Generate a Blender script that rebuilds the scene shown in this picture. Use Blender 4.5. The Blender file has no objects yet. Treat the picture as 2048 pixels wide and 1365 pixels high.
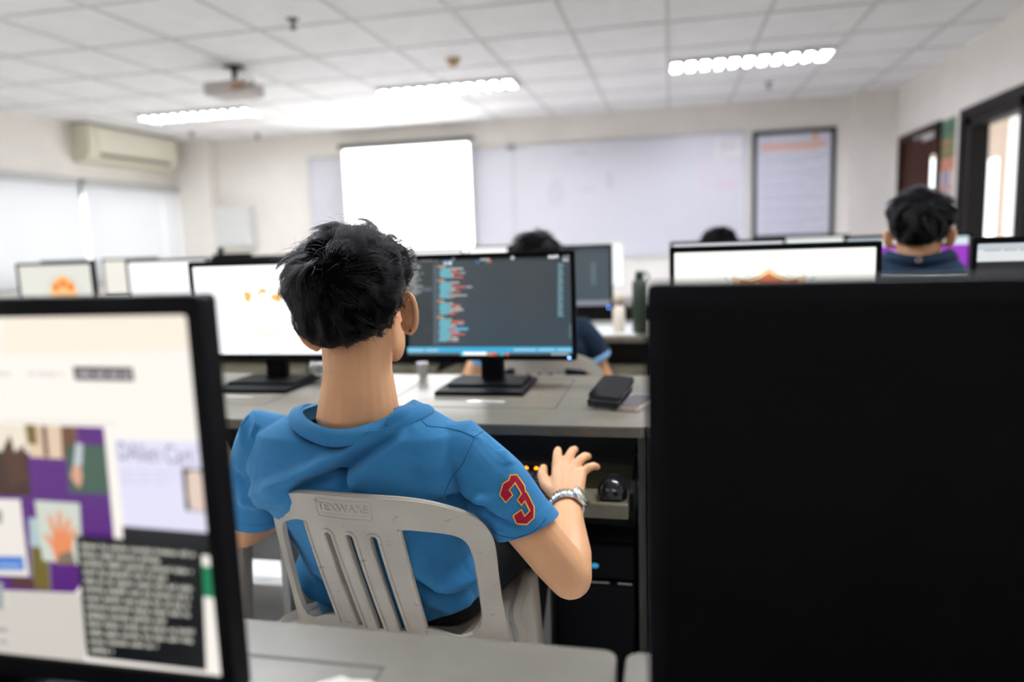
import bpy, bmesh, math, random
import numpy as np
from mathutils import Vector, Matrix
from mathutils.bvhtree import BVHTree
from mathutils.geometry import delaunay_2d_cdt

random.seed(7)
rng = np.random.default_rng(7)
PI = math.pi
scene = bpy.context.scene
COL = scene.collection

# ------------------------------------------------------------------ camera
F_PX, CX, CY, CAM_Z = 1450.0, 1024.0, 682.5, 1.17
_d = np.array([317.0, 212.5, F_PX])
_y = _d / np.linalg.norm(_d)                          # room depth seen by the camera
_u = np.array([-0.035, 1.0, 0.0]); _u[2] = -(_d[0]*_u[0] + _d[1]*_u[1]) / F_PX
_z = _u / np.linalg.norm(_u)                          # room up seen by the camera
_x = -np.cross(_y, _z)
CAM = np.array([_x, _y, _z])                          # rows: room axes in (right, up, forward)
cam_data = bpy.data.cameras.new('camera')
cam = bpy.data.objects.new('camera', cam_data)
COL.objects.link(cam)
cam.matrix_world = Matrix(((CAM[0, 0], CAM[0, 1], -CAM[0, 2], 0),
                           (CAM[1, 0], CAM[1, 1], -CAM[1, 2], 0),
                           (CAM[2, 0], CAM[2, 1], -CAM[2, 2], CAM_Z),
                           (0, 0, 0, 1)))
cam_data.sensor_width = 36.0
cam_data.lens = F_PX / 2048.0 * 36.0
cam_data.clip_start = 0.02
cam_data.dof.use_dof = True
cam_data.dof.focus_distance = 1.17
cam_data.dof.aperture_fstop = 1.6
scene.camera = cam

# ------------------------------------------------------------------ view, world
scene.view_settings.view_transform = 'Standard'
scene.view_settings.look = 'None'
scene.view_settings.exposure = 0.48
scene.view_settings.gamma = 1.0
scene.view_settings.use_curve_mapping = False
world = bpy.data.worlds.new('world')
scene.world = world
world.use_nodes = True
world.node_tree.nodes['Background'].inputs['Color'].default_value = (0.93, 0.97, 1.0, 1)
world.node_tree.nodes['Background'].inputs['Strength'].default_value = 2.4
LAMP_W = dict(left=110.0, middle=160.0, right=240.0, near=600.0, back=70.0)     # fluorescent tube strengths; middle and right raised to light the front wall


def ray(px, py):
    return CAM @ np.array([(px - CX) / F_PX, -(py - CY) / F_PX, 1.0])


def at(px, py, Y):
    """point of the room at depth Y seen at pixel (px, py)"""
    r = ray(px, py)
    return np.array([0, 0, CAM_Z]) + r * (Y / r[1])


# ------------------------------------------------------------------ materials
MATS = {}


def mat(name, col, rough=0.5, metal=0.0, noise=0.0, nscale=20.0, bump=0.0, bscale=200.0, spec=0.5, coat=0.0, sheen=0.0):
    if name in MATS:
        return MATS[name]
    m = bpy.data.materials.new(name)
    m.use_nodes = True
    nt = m.node_tree
    b = nt.nodes['Principled BSDF']
    b.inputs['Base Color'].default_value = (*col, 1)
    b.inputs['Roughness'].default_value = rough
    b.inputs['Metallic'].default_value = metal
    b.inputs['Specular IOR Level'].default_value = spec
    if coat:
        b.inputs['Coat Weight'].default_value = coat
        b.inputs['Coat Roughness'].default_value = 0.1
    if sheen:
        b.inputs['Sheen Weight'].default_value = sheen
        b.inputs['Sheen Roughness'].default_value = 0.45
    tc = nt.nodes.new('ShaderNodeTexCoord')
    if noise:
        n = nt.nodes.new('ShaderNodeTexNoise')
        n.inputs['Scale'].default_value = nscale
        n.inputs['Detail'].default_value = 5
        nt.links.new(tc.outputs['Object'], n.inputs['Vector'])
        r = nt.nodes.new('ShaderNodeValToRGB')
        r.color_ramp.elements[0].position = 0.3
        r.color_ramp.elements[1].position = 0.7
        r.color_ramp.elements[0].color = (*[c * (1 - noise) for c in col], 1)
        r.color_ramp.elements[1].color = (*[min(1, c * (1 + noise)) for c in col], 1)
        nt.links.new(n.outputs['Fac'], r.inputs['Fac'])
        nt.links.new(r.outputs['Color'], b.inputs['Base Color'])
    if bump:
        n2 = nt.nodes.new('ShaderNodeTexNoise')
        n2.inputs['Scale'].default_value = bscale
        n2.inputs['Detail'].default_value = 3
        nt.links.new(tc.outputs['Object'], n2.inputs['Vector'])
        bp = nt.nodes.new('ShaderNodeBump')
        bp.inputs['Strength'].default_value = bump
        bp.inputs['Distance'].default_value = 0.002
        nt.links.new(n2.outputs['Fac'], bp.inputs['Height'])
        nt.links.new(bp.outputs['Normal'], b.inputs['Normal'])
    MATS[name] = m
    return m


def emit(name, col, strength):
    if name in MATS:
        return MATS[name]
    m = bpy.data.materials.new(name)
    m.use_nodes = True
    b = m.node_tree.nodes['Principled BSDF']
    b.inputs['Base Color'].default_value = (*[c * 0.5 for c in col], 1)
    b.inputs['Emission Color'].default_value = (*col, 1)
    b.inputs['Emission Strength'].default_value = strength
    MATS[name] = m
    return m


def screen_mat(name, strength, rough=0.25):
    """a lit display: the picture is stored per face and given off as light"""
    if name in MATS:
        return MATS[name]
    m = bpy.data.materials.new(name)
    m.use_nodes = True
    nt = m.node_tree
    b = nt.nodes['Principled BSDF']
    b.inputs['Base Color'].default_value = (0.01, 0.01, 0.012, 1)
    b.inputs['Roughness'].default_value = rough
    a = nt.nodes.new('ShaderNodeAttribute')
    a.attribute_name = 'picture'
    nt.links.new(a.outputs['Color'], b.inputs['Emission Color'])
    b.inputs['Emission Strength'].default_value = strength
    MATS[name] = m
    return m


def print_mat(name, rough=0.6):
    """printed paper or paint: colours stored per face, lit like any surface"""
    if name in MATS:
        return MATS[name]
    m = bpy.data.materials.new(name)
    m.use_nodes = True
    nt = m.node_tree
    b = nt.nodes['Principled BSDF']
    b.inputs['Roughness'].default_value = rough
    a = nt.nodes.new('ShaderNodeAttribute')
    a.attribute_name = 'picture'
    nt.links.new(a.outputs['Color'], b.inputs['Base Color'])
    MATS[name] = m
    return m


def lin(r, g, b):
    f = lambda c: (c / 255 / 12.92) if c / 255 <= 0.04045 else ((c / 255 + 0.055) / 1.055) ** 2.4
    return (f(r), f(g), f(b))


M_WALL = mat('wall_paint', (0.90, 0.85, 0.785), 0.7, noise=0.03, nscale=3)
M_CEIL = mat('ceiling_tile', (0.93, 0.915, 0.905), 0.85, noise=0.03, nscale=6)
M_GRID = mat('ceiling_bar', (0.70, 0.68, 0.67), 0.6)
M_FLOOR = mat('floor_tile', (0.86, 0.85, 0.84), 0.3, noise=0.06, nscale=8)
M_DESK = mat('desk_laminate', (0.150, 0.134, 0.106), 0.32, noise=0.10, nscale=16)
M_DESKEDGE = mat('desk_edge', (0.10, 0.088, 0.07), 0.4, noise=0.15, nscale=40)
M_PANEL = mat('white_panel', (0.82, 0.82, 0.82), 0.4)
M_GREYPANEL = mat('grey_panel', (0.36, 0.36, 0.35), 0.45)
M_SHADEPANEL = mat('shaded_panel', (0.022, 0.020, 0.018), 0.5)  # under-desk shadow put into the side panel colour
M_DARKBOARD = mat('dark_board', (0.012, 0.012, 0.012), 0.6)
M_BLACK = mat('black_plastic', (0.004, 0.004, 0.0055), 0.55, spec=0.08)
M_BLACKGLOSS = mat('gloss_black', (0.008, 0.009, 0.012), 0.12)
M_BLACKMATTE = mat('matte_black', (0.012, 0.012, 0.014), 0.55, bump=0.15, bscale=900)
M_DISPLAY_OFF = mat('switched_off_display', (0.0022, 0.0022, 0.0026), 0.5, spec=0.06)
M_WHITEPL = mat('white_plastic', (0.75, 0.74, 0.72), 0.4)
M_CREAM = mat('cream_plastic', (0.74, 0.70, 0.55), 0.4)
def chair_mat():
    m = mat('chair_plastic', (0.45, 0.405, 0.345), 0.42, noise=0.10, nscale=9)
    nt = m.node_tree
    b = nt.nodes['Principled BSDF']
    src = b.inputs['Base Color'].links[0].from_socket
    n = nt.nodes.new('ShaderNodeTexNoise')
    n.inputs['Scale'].default_value = 55
    n.inputs['Detail'].default_value = 6
    tc = nt.nodes.new('ShaderNodeTexCoord')
    mp = nt.nodes.new('ShaderNodeMapping')
    mp.inputs['Scale'].default_value = (0.6, 0.6, 1.6)
    nt.links.new(tc.outputs['Object'], mp.inputs['Vector'])
    nt.links.new(mp.outputs['Vector'], n.inputs['Vector'])
    r = nt.nodes.new('ShaderNodeValToRGB')
    r.color_ramp.elements[0].position = 0.66
    r.color_ramp.elements[1].position = 0.74
    r.color_ramp.elements[0].color = (0, 0, 0, 1)
    r.color_ramp.elements[1].color = (0.75, 0.75, 0.75, 1)
    mx = nt.nodes.new('ShaderNodeMix')
    mx.data_type = 'RGBA'
    nt.links.new(n.outputs['Fac'], r.inputs['Fac'])
    nt.links.new(r.outputs['Color'], mx.inputs['Factor'])
    nt.links.new(src, mx.inputs['A'])
    mx.inputs['B'].default_value = (0.20, 0.15, 0.11, 1)
    nt.links.new(mx.outputs['Result'], b.inputs['Base Color'])
    return m


M_CHAIR = chair_mat()
M_ALU = mat('aluminium', (0.75, 0.77, 0.82), 0.22, metal=1.0)
M_STEEL = mat('watch_steel', (0.72, 0.73, 0.74), 0.25, metal=1.0)
M_FRAME = mat('dark_wood_frame', (0.016, 0.012, 0.012), 0.55, spec=0.15)
M_DOOR = mat('red_brown_door', (0.050, 0.016, 0.010), 0.55, noise=0.2, nscale=12, spec=0.1)
M_SCREENWHITE = mat('matte_white_cloth', (0.85, 0.85, 0.85), 0.9)


def glass_mat():
    m = bpy.data.materials.new('window_glass')
    m.use_nodes = True
    nt = m.node_tree
    nt.nodes.remove(nt.nodes['Principled BSDF'])
    t = nt.nodes.new('ShaderNodeBsdfTransparent')
    g = nt.nodes.new('ShaderNodeBsdfGlossy')
    g.inputs['Roughness'].default_value = 0.02
    mx = nt.nodes.new('ShaderNodeMixShader')
    mx.inputs['Fac'].default_value = 0.06
    nt.links.new(t.outputs[0], mx.inputs[1])
    nt.links.new(g.outputs[0], mx.inputs[2])
    nt.links.new(mx.outputs[0], nt.nodes['Material Output'].inputs['Surface'])
    return m


M_GLASS = glass_mat()


def blind_mat():
    m = bpy.data.materials.new('blind_cloth')
    m.use_nodes = True
    nt = m.node_tree
    b = nt.nodes['Principled BSDF']
    b.inputs['Base Color'].default_value = (0.66, 0.66, 0.68, 1)
    b.inputs['Roughness'].default_value = 0.8
    t = nt.nodes.new('ShaderNodeBsdfTranslucent')
    t.inputs['Color'].default_value = (0.8, 0.8, 0.8, 1)
    mx = nt.nodes.new('ShaderNodeMixShader')
    mx.inputs['Fac'].default_value = 0.22
    nt.links.new(b.outputs[0], mx.inputs[1])
    nt.links.new(t.outputs[0], mx.inputs[2])
    nt.links.new(mx.outputs[0], nt.nodes['Material Output'].inputs['Surface'])
    return m


M_BLIND = blind_mat()


def skin_mat():
    m = bpy.data.materials.new('skin')
    m.use_nodes = True
    nt = m.node_tree
    b = nt.nodes['Principled BSDF']
    b.inputs['Roughness'].default_value = 0.5
    b.inputs['Subsurface Weight'].default_value = 0.18
    b.inputs['Subsurface Radius'].default_value = (0.9, 0.35, 0.2)
    b.inputs['Subsurface Scale'].default_value = 0.008
    tc = nt.nodes.new('ShaderNodeTexCoord')
    n = nt.nodes.new('ShaderNodeTexNoise')
    n.inputs['Scale'].default_value = 9
    n.inputs['Detail'].default_value = 6
    nt.links.new(tc.outputs['Object'], n.inputs['Vector'])
    r = nt.nodes.new('ShaderNodeValToRGB')
    r.color_ramp.elements[0].position = 0.3
    r.color_ramp.elements[1].position = 0.75
    r.color_ramp.elements[0].color = (0.67, 0.335, 0.165, 1)
    r.color_ramp.elements[1].color = (0.75, 0.415, 0.225, 1)
    nt.links.new(n.outputs['Fac'], r.inputs['Fac'])
    nt.links.new(r.outputs['Color'], b.inputs['Base Color'])
    return m


M_SKIN = skin_mat()


def cloth_mat(name, col, weave=680.0, strength=0.7, sheen=0.25):
    m = bpy.data.materials.new(name)
    m.use_nodes = True
    nt = m.node_tree
    b = nt.nodes['Principled BSDF']
    b.inputs['Roughness'].default_value = 0.85
    b.inputs['Specular IOR Level'].default_value = 0.2
    b.inputs['Sheen Weight'].default_value = sheen
    b.inputs['Sheen Roughness'].default_value = 0.4
    b.inputs['Sheen Tint'].default_value = (0.55, 0.8, 1.0, 1)
    tc = nt.nodes.new('ShaderNodeTexCoord')
    n = nt.nodes.new('ShaderNodeTexNoise')
    n.inputs['Scale'].default_value = 5
    n.inputs['Detail'].default_value = 8
    n.inputs['Roughness'].default_value = 0.7
    nt.links.new(tc.outputs['Object'], n.inputs['Vector'])
    r = nt.nodes.new('ShaderNodeValToRGB')
    r.color_ramp.elements[0].position = 0.3
    r.color_ramp.elements[1].position = 0.75
    r.color_ramp.elements[0].color = (*[c * 0.93 for c in col], 1)
    r.color_ramp.elements[1].color = (*[c * 1.08 for c in col], 1)
    nt.links.new(n.outputs['Fac'], r.inputs['Fac'])
    nt.links.new(r.outputs['Color'], b.inputs['Base Color'])
    v = nt.nodes.new('ShaderNodeTexVoronoi')
    v.inputs['Scale'].default_value = weave
    nt.links.new(tc.outputs['Object'], v.inputs['Vector'])
    bp = nt.nodes.new('ShaderNodeBump')
    bp.inputs['Strength'].default_value = strength
    bp.inputs['Distance'].default_value = 0.0006
    bp.invert = True
    nt.links.new(v.outputs['Distance'], bp.inputs['Height'])
    nt.links.new(bp.outputs['Normal'], b.inputs['Normal'])
    return m


M_SHIRT = cloth_mat('blue_pique', lin(54, 124, 174))
M_SEAM = cloth_mat('blue_thread', lin(34, 92, 140))
M_NAVY = cloth_mat('navy_pique', lin(12, 30, 48), sheen=0.08)
M_CUFF = cloth_mat('pale_blue_knit', lin(140, 185, 225))
M_PANTS = cloth_mat('black_trousers', (0.004, 0.004, 0.005), 600, sheen=0.02)
M_RED = cloth_mat('crimson_felt', lin(165, 22, 58), 1500, 0.2)
M_GOLD = cloth_mat('gold_thread', lin(240, 170, 70), 1500, 0.3)


def hair_mat():
    m = bpy.data.materials.new('black_hair')
    m.use_nodes = True
    nt = m.node_tree
    nt.nodes.remove(nt.nodes['Principled BSDF'])
    h = nt.nodes.new('ShaderNodeBsdfHairPrincipled')
    h.parametrization = 'COLOR'
    h.inputs['Color'].default_value = (0.003, 0.0027, 0.0031, 1)
    h.inputs['Roughness'].default_value = 0.38
    h.inputs['IOR'].default_value = 1.25
    h.inputs['Radial Roughness'].default_value = 0.4
    nt.links.new(h.outputs[0], nt.nodes['Material Output'].inputs['Surface'])
    return m


M_HAIR = hair_mat()
M_SCALP = mat('dark_hair_mass', (0.0018, 0.0016, 0.0018), 0.9, bump=0.6, bscale=120, spec=0.03)


# ------------------------------------------------------------------ object helpers
def link(o, parent=None):
    COL.objects.link(o)
    if parent is not None:
        o.parent = parent
    return o


def thing(name, label, cat, loc=(0, 0, 0), rotz=0.0, group=None):
    o = bpy.data.objects.new(name, None)
    o.empty_display_size = 0.1
    link(o)
    o.location = loc
    o.rotation_euler = (0, 0, rotz)
    return tag(o, label, cat, group)


def tag(o, label, cat, group=None):
    o['label'] = label
    o['category'] = cat
    if group:
        o['group'] = group
    return o


def struct(o):
    o['kind'] = 'structure'
    return o


def obj(name, bm, m, parent=None, smooth=False, loc=(0, 0, 0)):
    me = bpy.data.meshes.new(name)
    if isinstance(bm, bmesh.types.BMesh):
        bm.to_mesh(me)
        bm.free()
    else:
        me = bm
        me.name = name
    for mm in (m if isinstance(m, (list, tuple)) else [m]):
        me.materials.append(mm)
    if smooth:
        me.polygons.foreach_set('use_smooth', [True] * len(me.polygons))
    o = bpy.data.objects.new(name, me)
    o.location = loc
    return link(o, parent)


def dup(root, loc, label, rotz=None, group=None):
    r = root.copy()
    link(r)
    r.location = loc
    r['label'] = label
    if rotz is not None:
        r.rotation_euler = (0, 0, rotz)
    if group:
        r['group'] = group
    for ch in list(root.children):
        c = ch.copy()
        link(c, r)
        for g in ch.children:
            d = g.copy()
            link(d, c)
    return r


def box(bm, x0, x1, y0, y1, z0, z1, bev=0.0, seg=2):
    r = bmesh.ops.create_cube(bm, size=1.0)
    vs = r['verts']
    for v in vs:
        v.co = Vector(((x0 + x1) / 2 + v.co.x * (x1 - x0), (y0 + y1) / 2 + v.co.y * (y1 - y0), (z0 + z1) / 2 + v.co.z * (z1 - z0)))
    if bev > 0:
        es = list({e for v in vs for e in v.link_edges})
        bmesh.ops.bevel(bm, geom=es, offset=bev, segments=seg, affect='EDGES', profile=0.5)
    return bm


def newbox(*a, **k):
    return box(bmesh.new(), *a, **k)


def frames(pts):
    P = [Vector(p) for p in pts]
    T = []
    for i in range(len(P)):
        a = P[max(0, i - 1)]
        b = P[min(len(P) - 1, i + 1)]
        T.append((b - a).normalized())
    up = Vector((0, 0, 1)) if abs(T[0].z) < 0.9 else Vector((1, 0, 0))
    N = (up - T[0] * up.dot(T[0])).normalized()
    out = []
    for i, t in enumerate(T):
        N = (N - t * N.dot(t)).normalized()
        out.append((P[i], t, N, t.cross(N)))
    return out


def tube(bm, pts, rad, n=14, up=None, caps=True):
    """closed tapered tube; rad: number or (across, along up) per point; up: vector the second radius follows"""
    fr = frames(pts)
    rings = []

    def ring(c, a, b, ra, rb):
        return [bm.verts.new(c + a * (ra * math.cos(2 * PI * k / n)) + b * (rb * math.sin(2 * PI * k / n))) for k in range(n)]
    spec = []
    for i, (c, t, N, B) in enumerate(fr):
        r = rad[i] if isinstance(rad, (list, tuple)) else rad
        ra, rb = r if isinstance(r, (list, tuple)) else (r, r)
        if up is not None:
            u = Vector(up)
            b = (u - t * u.dot(t)).normalized()
            a = b.cross(t)
        else:
            a, b = N, B
            if a.cross(b).dot(t) < 0:
                b = -b
        spec.append((c, t, a, b, ra, rb))
    if caps:
        c, t, a, b, ra, rb = spec[0]
        m = min(ra, rb)
        for s in (0.95, 0.7, 0.35):
            f = math.sqrt(1 - s * s)
            rings.append(ring(c - t * (m * s), a, b, ra * f, rb * f))
    for c, t, a, b, ra, rb in spec:
        rings.append(ring(c, a, b, ra, rb))
    if caps:
        c, t, a, b, ra, rb = spec[-1]
        m = min(ra, rb)
        for s in (0.35, 0.7, 0.95):
            f = math.sqrt(1 - s * s)
            rings.append(ring(c + t * (m * s), a, b, ra * f, rb * f))
    skin_rings(bm, rings)
    return bm


def skin_rings(bm, rings, close=True):
    n = len(rings[0])
    for i in range(len(rings) - 1):
        for k in range(n):
            bm.faces.new((rings[i][k], rings[i][(k + 1) % n], rings[i + 1][(k + 1) % n], rings[i + 1][k]))
    if close:
        bm.faces.new(list(reversed(rings[0])))
        bm.faces.new(rings[-1])


def loft(bm, rings_co):
    skin_rings(bm, [[bm.verts.new(Vector(c)) for c in r] for r in rings_co])
    return bm


def ellipsoid(bm, c, r, rot=None, sub=3):
    res = bmesh.ops.create_icosphere(bm, subdivisions=sub, radius=1.0)
    for v in res['verts']:
        p = Vector((v.co.x * r[0], v.co.y * r[1], v.co.z * r[2]))
        if rot is not None:
            p = rot @ p
        v.co = p + Vector(c)
    return bm


def lathe(bm, prof, n=24, c=(0, 0, 0)):
    rings = []
    for r, z in prof:
        rings.append([bm.verts.new(Vector((c[0] + r * math.cos(2 * PI * k / n), c[1] + r * math.sin(2 * PI * k / n), c[2] + z))) for k in range(n)])
    skin_rings(bm, rings)
    return bm


def np_mesh(me):
    v = np.empty(len(me.vertices) * 3)
    me.vertices.foreach_get('co', v)
    return v.reshape(-1, 3)


def set_np(me, v):
    me.vertices.foreach_set('co', v.reshape(-1))
    me.update()


def smooth_mesh(me, it, lam=0.5):
    v = np_mesh(me)
    e = np.empty(len(me.edges) * 2, dtype=np.int64)
    me.edges.foreach_get('vertices', e)
    e = e.reshape(-1, 2)
    deg = np.bincount(e.ravel(), minlength=len(v)).astype(float)
    deg[deg == 0] = 1
    for k in range(it):
        for l in (lam, -lam * 1.03):
            s = np.zeros_like(v)
            for a in range(3):
                s[:, a] = np.bincount(e[:, 0], v[e[:, 1], a], len(v)) + np.bincount(e[:, 1], v[e[:, 0], a], len(v))
            v = v + l * (s / deg[:, None] - v)
    set_np(me, v)
    return me


def blob(bm, voxel, it=3, name='body'):
    """one continuous surface around every closed shape in bm"""
    bmesh.ops.recalc_face_normals(bm, faces=bm.faces[:])
    me = bpy.data.meshes.new(name + '_shape')
    bm.to_mesh(me)
    bm.free()
    o = bpy.data.objects.new('shape', me)
    COL.objects.link(o)
    md = o.modifiers.new('remesh', 'REMESH')
    md.mode = 'VOXEL'
    md.voxel_size = voxel
    md.use_smooth_shade = True
    dg = bpy.context.evaluated_depsgraph_get()
    out = bpy.data.meshes.new_from_object(o.evaluated_get(dg))
    bpy.data.objects.remove(o)
    bpy.data.meshes.remove(me)
    smooth_mesh(out, it)
    out.polygons.foreach_set('use_smooth', [True] * len(out.polygons))
    return out


def shift(me, d):
    v = np_mesh(me)
    set_np(me, v + np.array(d))
    return me


def inside(poly, pts):
    poly = np.asarray(poly, float)
    x, y = pts[:, 0], pts[:, 1]
    res = np.zeros(len(pts), bool)
    n = len(poly)
    j = n - 1
    for i in range(n):
        xi, yi = poly[i]
        xj, yj = poly[j]
        c = ((yi > y) != (yj > y))
        with np.errstate(divide='ignore', invalid='ignore'):
            xx = (xj - xi) * (y - yi) / (yj - yi + 1e-30) + xi
        res ^= c & (x < xx)
        j = i
    return res


def densify(poly, h):
    out = []
    n = len(poly)
    for i in range(n):
        a = np.array(poly[i], float)
        b = np.array(poly[(i + 1) % n], float)
        k = max(1, int(math.ceil(np.linalg.norm(b - a) / h)))
        for q in range(k):
            out.append(tuple(a + (b - a) * q / k))
    return out


def tri_sheet(outline, holes, h):
    """triangles of a flat region with holes; returns points (n,2), triangles"""
    loops = [densify(outline, h)] + [densify(q, h) for q in holes]
    pts, edges = [], []
    for lp in loops:
        s = len(pts)
        pts += lp
        edges += [(s + i, s + (i + 1) % len(lp)) for i in range(len(lp))]
    o = np.array(outline, float)
    lo, hi = o.min(0), o.max(0)
    gx = np.arange(lo[0] + h * 0.5, hi[0], h)
    gy = np.arange(lo[1] + h * 0.5, hi[1], h)
    if len(gx) and len(gy):
        G = np.array(np.meshgrid(gx, gy)).reshape(2, -1).T
        ok = inside(outline, G)
        for q in holes:
            ok &= ~inside(q, G)
        bp = np.array(pts)
        for i in np.nonzero(ok)[0]:
            if np.min(np.abs(bp - G[i]).sum(1)) > h * 0.5:
                pts.append(tuple(G[i]))
    V, E, T, *_ = delaunay_2d_cdt([Vector(p) for p in pts], edges, [], 0, 1e-7)
    V = np.array([(v.x, v.y) for v in V])
    T = np.array([t for t in T])
    c = V[T].mean(1)
    ok = inside(outline, c)
    for q in holes:
        ok &= ~inside(q, c)
    return V, T[ok]


def solid_sheet(bm, outline, holes, h, fmap, thick):
    """flat region mapped by fmap(x, y, w) and given thickness: w runs from 0 to thick"""
    V, T = tri_sheet(outline, holes, h)
    A = [bm.verts.new(Vector(fmap(x, y, 0.0))) for x, y in V]
    B = [bm.verts.new(Vector(fmap(x, y, thick))) for x, y in V]
    cnt = {}
    for t in T:
        t = [int(i) for i in t]
        bm.faces.new([A[i] for i in t])
        bm.faces.new([B[i] for i in reversed(t)])
        for a, b in ((t[0], t[1]), (t[1], t[2]), (t[2], t[0])):
            cnt.setdefault((min(a, b), max(a, b)), []).append((a, b))
    for k, l in cnt.items():
        if len(l) == 1:
            a, b = l[0]
            bm.faces.new((A[b], A[a], B[a], B[b]))
    bmesh.ops.recalc_face_normals(bm, faces=bm.faces[:])
    return bm


def rrect(x0, x1, y0, y1, r, n=5):
    out = []
    for cx, cy, a0 in ((x1 - r, y1 - r, 0), (x0 + r, y1 - r, 90), (x0 + r, y0 + r, 180), (x1 - r, y0 + r, 270)):
        for k in range(n + 1):
            a = math.radians(a0 + 90 * k / n)
            out.append((cx + r * math.cos(a), cy + r * math.sin(a)))
    return out


class Picture:
    """flat shapes in the x-z plane facing -y (or any map), coloured per face"""

    def __init__(s, step=0.00012):
        s.bm = bmesh.new()
        s.lay = s.bm.loops.layers.float_color.new('picture')
        s.n = 0
        s.step = step

    def _col(s, faces, c):
        for f in faces:
            for l in f.loops:
                l[s.lay] = (*c, 1)

    def poly(s, pts, c):
        y = -s.n * s.step
        s.n += 1
        vs = [s.bm.verts.new((p[0], y, p[1])) for p in pts]
        f = s.bm.faces.new(vs)
        f.normal_update()
        if f.normal.y > 0:
            f.normal_flip()
        if len(pts) > 4:
            r = bmesh.ops.triangulate(s.bm, faces=[f])
            s._col(r['faces'], c)
        else:
            s._col([f], c)

    def rect(s, x0, x1, z0, z1, c):
        s.poly(((x0, z0), (x1, z0), (x1, z1), (x0, z1)), c)

    def bars(s, rects, c):
        y = -s.n * s.step
        s.n += 1
        for pts in rects:
            vs = [s.bm.verts.new((p[0], y, p[1])) for p in pts]
            f = s.bm.faces.new(vs)
            f.normal_update()
            if f.normal.y > 0:
                f.normal_flip()
            s._col([f], c)

    def disc(s, x, z, rx, rz, c, n=20):
        s.poly([(x + rx * math.cos(2 * PI * k / n), z + rz * math.sin(2 * PI * k / n)) for k in range(n)], c)

    def ring(s, x, z, r, w, c, n=48, a0=0.0, a1=2 * PI, sz=1.0):
        P = [(x + q * math.cos(a0 + (a1 - a0) * k / n), z + sz * q * math.sin(a0 + (a1 - a0) * k / n)) for q in (r, r - w) for k in range(n + 1)]
        s.bars([(P[k], P[k + 1], P[n + 2 + k], P[n + 1 + k]) for k in range(n)], c)

    def text(s, txt, x, z, size, c, rot=0.0, sx=1.0):
        y = -s.n * s.step
        s.n += 1
        cu = bpy.data.curves.new('lettering', 'FONT')
        cu.body = txt
        cu.size = size
        cu.resolution_u = 3
        o = bpy.data.objects.new('lettering', cu)
        COL.objects.link(o)
        dg = bpy.context.evaluated_depsgraph_get()
        me = bpy.data.meshes.new_from_object(o.evaluated_get(dg))
        bpy.data.objects.remove(o)
        cs, sn = math.cos(rot), math.sin(rot)
        vs = []
        for v in me.vertices:
            px, pz = v.co.x * sx, v.co.y
            vs.append(s.bm.verts.new((x + px * cs - pz * sn, y, z + px * sn + pz * cs)))
        for p in me.polygons:
            try:
                f = s.bm.faces.new([vs[i] for i in p.vertices])
            except ValueError:
                continue
            f.normal_update()
            if f.normal.y > 0:
                f.normal_flip()
            s._col([f], c)
        bpy.data.meshes.remove(me)


def letters(txt, size, depth, resolution=3):
    cu = bpy.data.curves.new('lettering', 'FONT')
    cu.body = txt
    cu.size = size
    cu.extrude = depth
    cu.resolution_u = resolution
    cu.align_x = 'CENTER'
    o = bpy.data.objects.new('lettering', cu)
    COL.objects.link(o)
    dg = bpy.context.evaluated_depsgraph_get()
    me = bpy.data.meshes.new_from_object(o.evaluated_get(dg))
    bpy.data.objects.remove(o)
    return me

#==ROOM==

# ------------------------------------------------------------------ room
XL, XR, YB, YF, ZC = -5.65, 2.06, -2.6, 7.75, 2.44
struct(obj('floor', newbox(XL - 0.2, XR + 0.2, YB - 0.2, YF + 0.2, -0.1, 0.0), M_FLOOR))
ceil = struct(obj('ceiling', newbox(XL - 0.2, XR + 0.2, YB - 0.2, YF + 0.2, ZC, ZC + 0.1), M_CEIL))
bm = bmesh.new()
x = -0.013 - 0.582 * 9
while x < XR:
    if x > XL:
        box(bm, x - 0.012, x + 0.012, YB, YF, ZC - 0.006, ZC)
    x += 0.582
y = 4.69 - 0.65 * 11
while y < YF:
    box(bm, XL, XR, y - 0.012, y + 0.012, ZC - 0.0055, ZC)
    y += 0.65
obj('ceiling_grid', bm, M_GRID, ceil)
struct(obj('wall_front', newbox(XL - 0.2, XR + 0.2, YF, YF + 0.2, 0, ZC), M_WALL))
struct(obj('wall_back', newbox(XL - 0.2, XR + 0.2, YB - 0.2, YB, 0, ZC), M_WALL))
# left wall with a long window opening
WL0, WL1, WZ0, WZ1 = 3.3, 7.62, 0.95, 1.84
bm = bmesh.new()
box(bm, XL - 0.2, XL, YB, WL0, 0, ZC)
box(bm, XL - 0.2, XL, WL1, YF, 0, ZC)
box(bm, XL - 0.2, XL, WL0, WL1, 0, WZ0)
box(bm, XL - 0.2, XL, WL0, WL1, WZ1, ZC)
struct(obj('wall_left', bm, M_WALL))
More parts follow.
